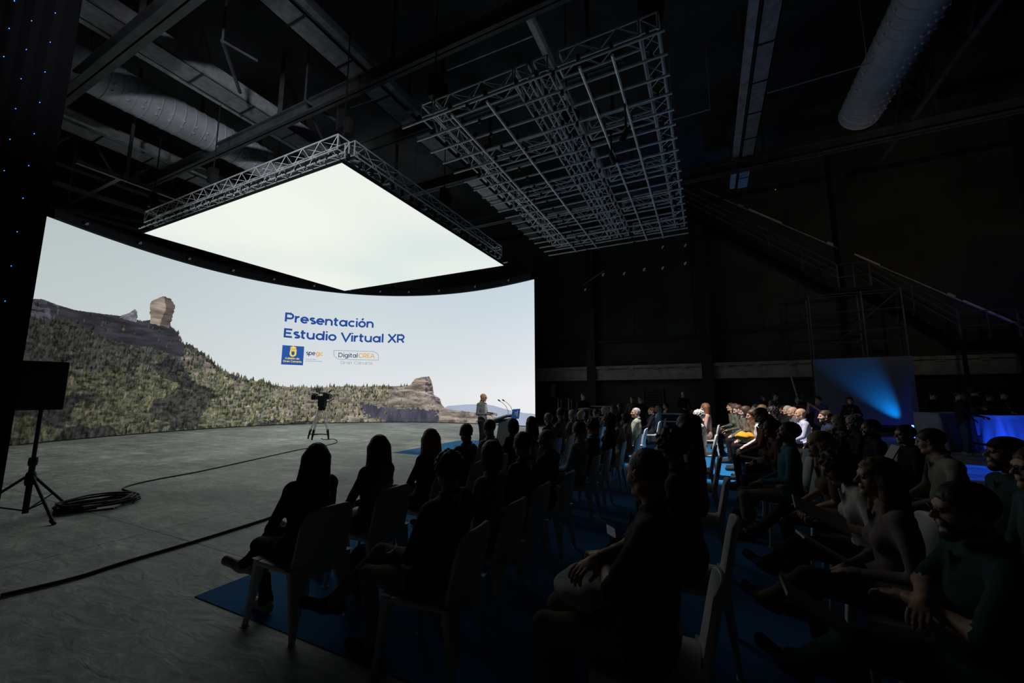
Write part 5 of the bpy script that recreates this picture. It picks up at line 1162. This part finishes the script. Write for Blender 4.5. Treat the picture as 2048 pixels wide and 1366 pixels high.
seated(1470, 809, 0, 'man with dark brown hair and a light forehead bowing his head', 'm', 'flat', 'knees', .3, 1.05, hy=.1, hp=-.35, hair='crop', hc='brown', skin=3, top=(.14, .12, .09), bottom=BK, dep=9.3)
seated(1462, 806, 0, 'person with wavy brown hair near the far end of the aisle', 'w', 'flat', 'lap', .15, 1, hy=.1, hair='curlylong', hc='brown', top=OL, bottom=BK, dep=10.4)
seated(1456, 805, 0, 'person in olive at the far end of the aisle', 'm', 'flat', 'lap', .1, 1, hy=.1, hair='short', hc='dark', top=OL, bottom=BK, dep=11.6)
# right block, second row
seated(1987, 871, 0, 'man in a dark baseball cap with a full beard at the right edge', 'm', 'flat', 'lap', .0, 1.1, hy=.0, hp=.12, hair='cap', hc='brown', extras=('beard', 'glasses'), skin=0, top=(.03, .06, .06), bottom=BK, dep=2.75, hatc=(.02, .03, .035))
seated(2042, 890, 0, 'man with brown hair and glasses cut off by the right edge', 'm', 'flat', 'lap', .0, 1.05, hy=.15, hair='short', hc='brown', extras=('glasses',), top=(.05, .10, .10), bottom=BK, dep=2.2)
seated(1840, 856, 0, 'man seen from behind with a dark cropped head and a beige shirt', 'm', 'flat', 'knees', .18, 1.12, hy=-.55, hp=-.15, hair='short', hc='black', skin=0, top=(.30, .26, .21), bottom=BK, dep=3.75)
seated(1792, 852, 0, 'dark haired man holding up white papers in the right block', 'm', 'flat', 'phone', .1, 1.05, hy=.3, hair='short', hc='black', skin=0, top=BK, bottom=BK, dep=4.7)
seated(1727, 838, 0, 'bearded man with dark hair in a black sweater looking left', 'm', 'flat', 'lap', .0, 1.08, hy=.1, hair='short', hc='black', extras=('beard',), skin=0, top=(.015, .017, .025), bottom=BK, dep=5.3)
seated(1695, 829, 0, 'man with greying curls wearing white headphones, hand on his chin', 'm', 'flat', 'chin', .05, 1.02, hy=.2, hair='curly', hc='grey', extras=('headphones',), skin=0, top=(.03, .025, .02), bottom=BK, dep=6.1)
seated(1664, 830, 0, 'woman with a blond bob and bright hands at her mouth', 'w', 'flat', 'chin', .08, 1, hy=.1, hair='bob', hc='blond', skin=3, top=(.03, .025, .025), bottom=BK, dep=6.7)
seated(1640, 820, 0, 'brightly lit man with short brown hair in a dark suit', 'm', 'flat', 'lap', .0, 1.03, hy=.1, hair='short', hc='brown', extras=('beard',), skin=3, top=(.015, .02, .04), bottom=BK, dep=7.5)
seated(1592, 816, 0, 'bald man in a lavender shirt in the right block', 'm', 'flat', 'knees', .12, 1.05, hy=.1, hair='none', skin=0, top=(.52, .50, .66), bottom=BK, dep=8.4)
far = [(1577, 813, 9.6, 'bald man behind the lavender shirt', 'm', 'none', 'dark', GR), (1567, 811, 10.4, 'person with grey hair two places behind the lavender shirt', 'm', 'short', 'grey', BK),
       (1560, 809, 11.2, 'person with dark curly hair far back in the right block', 'w', 'curlylong', 'dark', BK), (1553, 808, 12.0, 'person with brown bob far back in the right block', 'w', 'bob', 'brown', GR), (1546, 806, 12.8, 'person with dark hair at the far end of the right block', 'm', 'short', 'dark', BK)]
for px, py, d, n_, kd, ha, hc_, tp_ in far: seated(px, py, 0, n_, kd, 'flat', 'lap', .05, 1, hy=.1, hair=ha, hc=hc_, top=tp_, bottom=BK, dep=d)
for px, py, d, n_, kd, ha, hc_, tp_ in [(1536, 812, 8.9, 'person with dark curls in the middle row of the right block', 'w', 'curly', 'black', BR), (1516, 809, 10.2, 'person with light brown hair in the middle row of the right block', 'w', 'bob', 'lightbrown', BR), (1505, 807, 11.6, 'person with short hair near the far end of the middle row', 'm', 'short', 'dark', BK)]:
    seated(px, py, 0, n_, kd, 'flat', 'lap', .05, 1, hy=.1, hair=ha, hc=hc_, top=tp_, bottom=BK, dep=d)
# standing people
def standing(px, py, d, face, desc, kind='m', arms='down', hair='short', hc='dark', hy=0, hp=0, **k):
    x, y = at_depth(px, d); key = (kind, ('stand', arms), (hy, hp, 0), k.get('short', False)); me, (hd, hcn) = body_mesh(key); z = zat(x, y, py); sc = max(.86, min(1.08, z/(hcn.z+.13)))
    return person((x, y, k.pop('z', 0)), face, desc, kind, ('stand', arms), (hy, hp, 0), hair, hc, sc=sc, **k)
spk = standing(966, 787, 11.25, -math.pi/2, 'person speaking at the lectern, bald with glasses, grey jacket, white shirt and black trousers', 'm', 'lectern', 'none', 'white', hp=-.12, extras=('glasses',), skin=0, top=(.15, .17, .185), bottom=BK, z=.006)
sc_s = spk.scale[2]; q = MB(); q.prism([(-.045, 1.42), (.045, 1.42), (.022, 1.08), (-.022, 1.08)], .085, .125, 'y')
sf = q.build('shirt_front', cloth((.75, .75, .76))); sf.parent = spk
F0 = math.pi+YAW
standing(1165, 787, 14.5, F0+.2, 'person in black standing with folded arms by the wall column', 'm', 'fold', top=BK, bottom=BK, short=True)
standing(1363, 783, 16.2, F0, 'bald person in black standing at the back wall behind the audience', 'm', 'serve', 'none', skin=1, top=BK, bottom=BK)
standing(1262, 803, 13.6, F0-.4, 'person in a green shirt standing behind the left block', 'w', 'down', 'short', top=(.07, .08, .03), bottom=BK)
standing(1278, 805, 13.0, F0-.2, 'person with glasses in black standing behind the left block', 'm', 'down', 'short', extras=('glasses',), top=BK, bottom=BK)
standing(1521, 789, 14.4, F0, 'woman in black standing left of the man with the white lanyard', 'w', 'down', 'bob', top=(.06, .04, .035), bottom=BK)
standing(1546, 785, 13.4, F0+.1, 'person in a pale shirt with a white lanyard standing behind the right block', 'm', 'down', 'short', 'dark', extras=('lanyard',), top=(.28, .27, .25), bottom=BK)
standing(1591, 794, 12.0, F0-1.2, 'person behind the camera operator, beside the blue panel', 'w', 'serve', 'curlylong', 'brown', top=(.10, .06, .05), bottom=BK)
standing(1630, 792, 11.2, F0-1.25, 'camera operator in a purple shirt filming towards the left', 'm', 'cam', 'short', 'brown', hy=-.1, skin=0, top=(.10, .07, .20), bottom=BK, short=True)
standing(1692, 796, 11.6, F0-.6, 'woman in a dark blazer standing before the blue lit panel', 'w', 'fold', 'bob', 'dark', extras=('lanyard',), top=BK, bottom=BK)
standing(1857, 785, 13.8, F0+.1, 'person in a black jacket behind the first draped table', 'm', 'down', 'short', 'dark', top=BK, bottom=BK)
standing(1910, 782, 10.6, F0+1.0, 'person in a black shirt, blue jeans and white soled sneakers beside the draped table', 'm', 'serve', 'crop', 'dark', hy=-.2, skin=1, top=(.02, .018, .025), bottom=(.03, .10, .17), shoe=(.5, .5, .5), short=True)
standing(1940, 775, 12.4, F0+.3, 'woman with big dark hair standing between the draped tables', 'w', 'fold', 'afro', 'black', top=(.03, .03, .03), bottom=BK, short=True)
standing(1968, 788, 13.4, F0+.2, 'person in dark green behind the bright blue table', 'w', 'down', 'short', 'brown', top=(.02, .06, .045), bottom=BK)
standing(1998, 783, 13.0, F0-.1, 'person with a cap and white lanyard behind the bright blue table', 'm', 'serve', 'cap', 'dark', extras=('lanyard',), top=BK, bottom=BK)
standing(2046, 782, 13.0, F0-.1, 'person at the right edge behind the bright blue table', 'm', 'down', 'short', 'dark', top=BK, bottom=BK)
# hand-held video camera of the operator
x, y = at_depth(1609, 10.95); hv = thing('video_camera', 'black shoulder video camera held up by the operator in purple', 'camera', (x, y, zat(x, y, 798)), YAW)
q = MB(); q.box((0, 0, 0), (.34, .12, .14)); q.box((0, 0, .11), (.24, .03, .03)); q.build('body', TB, hv, bevel=.01); q = MB(); q.tube((-.17, 0, 0), (-.28, 0, 0), .055, n=12); q.build('lens', TB, hv)
# things held or resting on laps
def slab(px, py, z, size, rot, m, name, label, cat):
    p = at(px, py, z); q = MB(); q.box((0, 0, 0), size, rot.to_3x3()); o = q.build(name, m, bevel=.002); o.location = p; return tag(o, label, cat)
PAPER = mat('paper_white', (.38, .38, .36), .7)
slab(1640, 1028, .80, (.30, .21, .012), Matrix.Rotation(.45, 4, 'Y') @ Matrix.Rotation(.2, 4, 'X'), PAPER, 'notebook', 'pale open notebook on the lap of the woman with dark curls', 'notebook')
slab(1655, 1100, .63, (.30, .21, .015), Matrix.Rotation(.5, 4, 'Y') @ Matrix.Rotation(-.1, 4, 'X'), PAPER, 'notebook', 'notebook on the knees of the woman with very long hair', 'notebook')
slab(1632, 1215, .60, (.28, .21, .015), Matrix.Rotation(.55, 4, 'Y'), PAPER, 'booklet', 'pale booklet on the thigh of the bearded man with glasses', 'booklet')
slab(1222, 1062, .62, (.06, .12, .010), Matrix.Rotation(.5, 4, 'Y') @ Matrix.Rotation(.3, 4, 'Z'), mat('phone_light', (.3, .3, .3), .2, emit=.03, emit_rgb=(.8, .9, 1)), 'phone', 'pale lit phone beside the knees in front of the large balding man', 'phone')
slab(1780, 912, .95, (.012, .2, .24), Matrix.Rotation(.5, 4, 'Y'), PAPER, 'paper_sheet', 'white sheet held up by the dark haired man in the right block', 'paper')
slab(1505, 916, .66, (.30, .22, .012), Matrix.Rotation(.12, 4, 'Y'), PAPER, 'folder', 'pale folder on the knees of the man in the teal shirt', 'folder')
# white jacket on the lap of the large man, rucksack on the floor, orange scarf
def lump(name, c, r, m, label, cat, seed=0, amp=.02, fr=22):
    f = Field([-v-.06 for v in r], [v+.06 for v in r], max(.008, max(r)/28)); f.ell((0, 0, 0), r, .02); f.noise(amp, fr, seed); P, Q, T = f.mesh(); me = np_mesh(name, P, Q, None, [m]); o = bpy.data.objects.new(name, me); COL.objects.link(o); o.location = c; return tag(o, label, cat)
bx, by = at_depth(1284, 1.92)
lump('folded_jacket', (bx-.30, by, .64), (.16, .17, .06), cloth((.42, .45, .42)), 'pale crumpled jacket on the lap of the large balding man', 'jacket', 2)
p = at(722, 1185, 0)
bp_ = thing('rucksack', 'black rucksack standing on the carpet below the front row', 'bag', (p.x, p.y, .006)); f = Field((-.22, -.17, -.02), (.22, .17, .5), .012); f.ell((0, 0, .17), (.14, .10, .18), .03); f.ell((0, -.09, .12), (.11, .05, .1), .03); f.noise(.006, 25, 1); f.boxcut((-1, -1, -1), (1, 1, 0)); P, Q, T = f.mesh()
o = bpy.data.objects.new('bag_body', np_mesh('bag_body', P, Q, None, [cloth((.015, .015, .016))])); COL.objects.link(o); o.parent = bp_
q = MB(); q.path([(-.05, 0, .34), (-.03, 0, .40), (.03, 0, .40), (.05, 0, .34)], .01, 6); q.build('handle', BLKP, bp_)
p = at_depth(1479, 7.45); lump('orange_scarf', (p[0], p[1], .80), (.16, .14, .07), cloth((.75, .33, .03)), 'orange scarf held over the knees by the person in white stripes', 'scarf', 1)
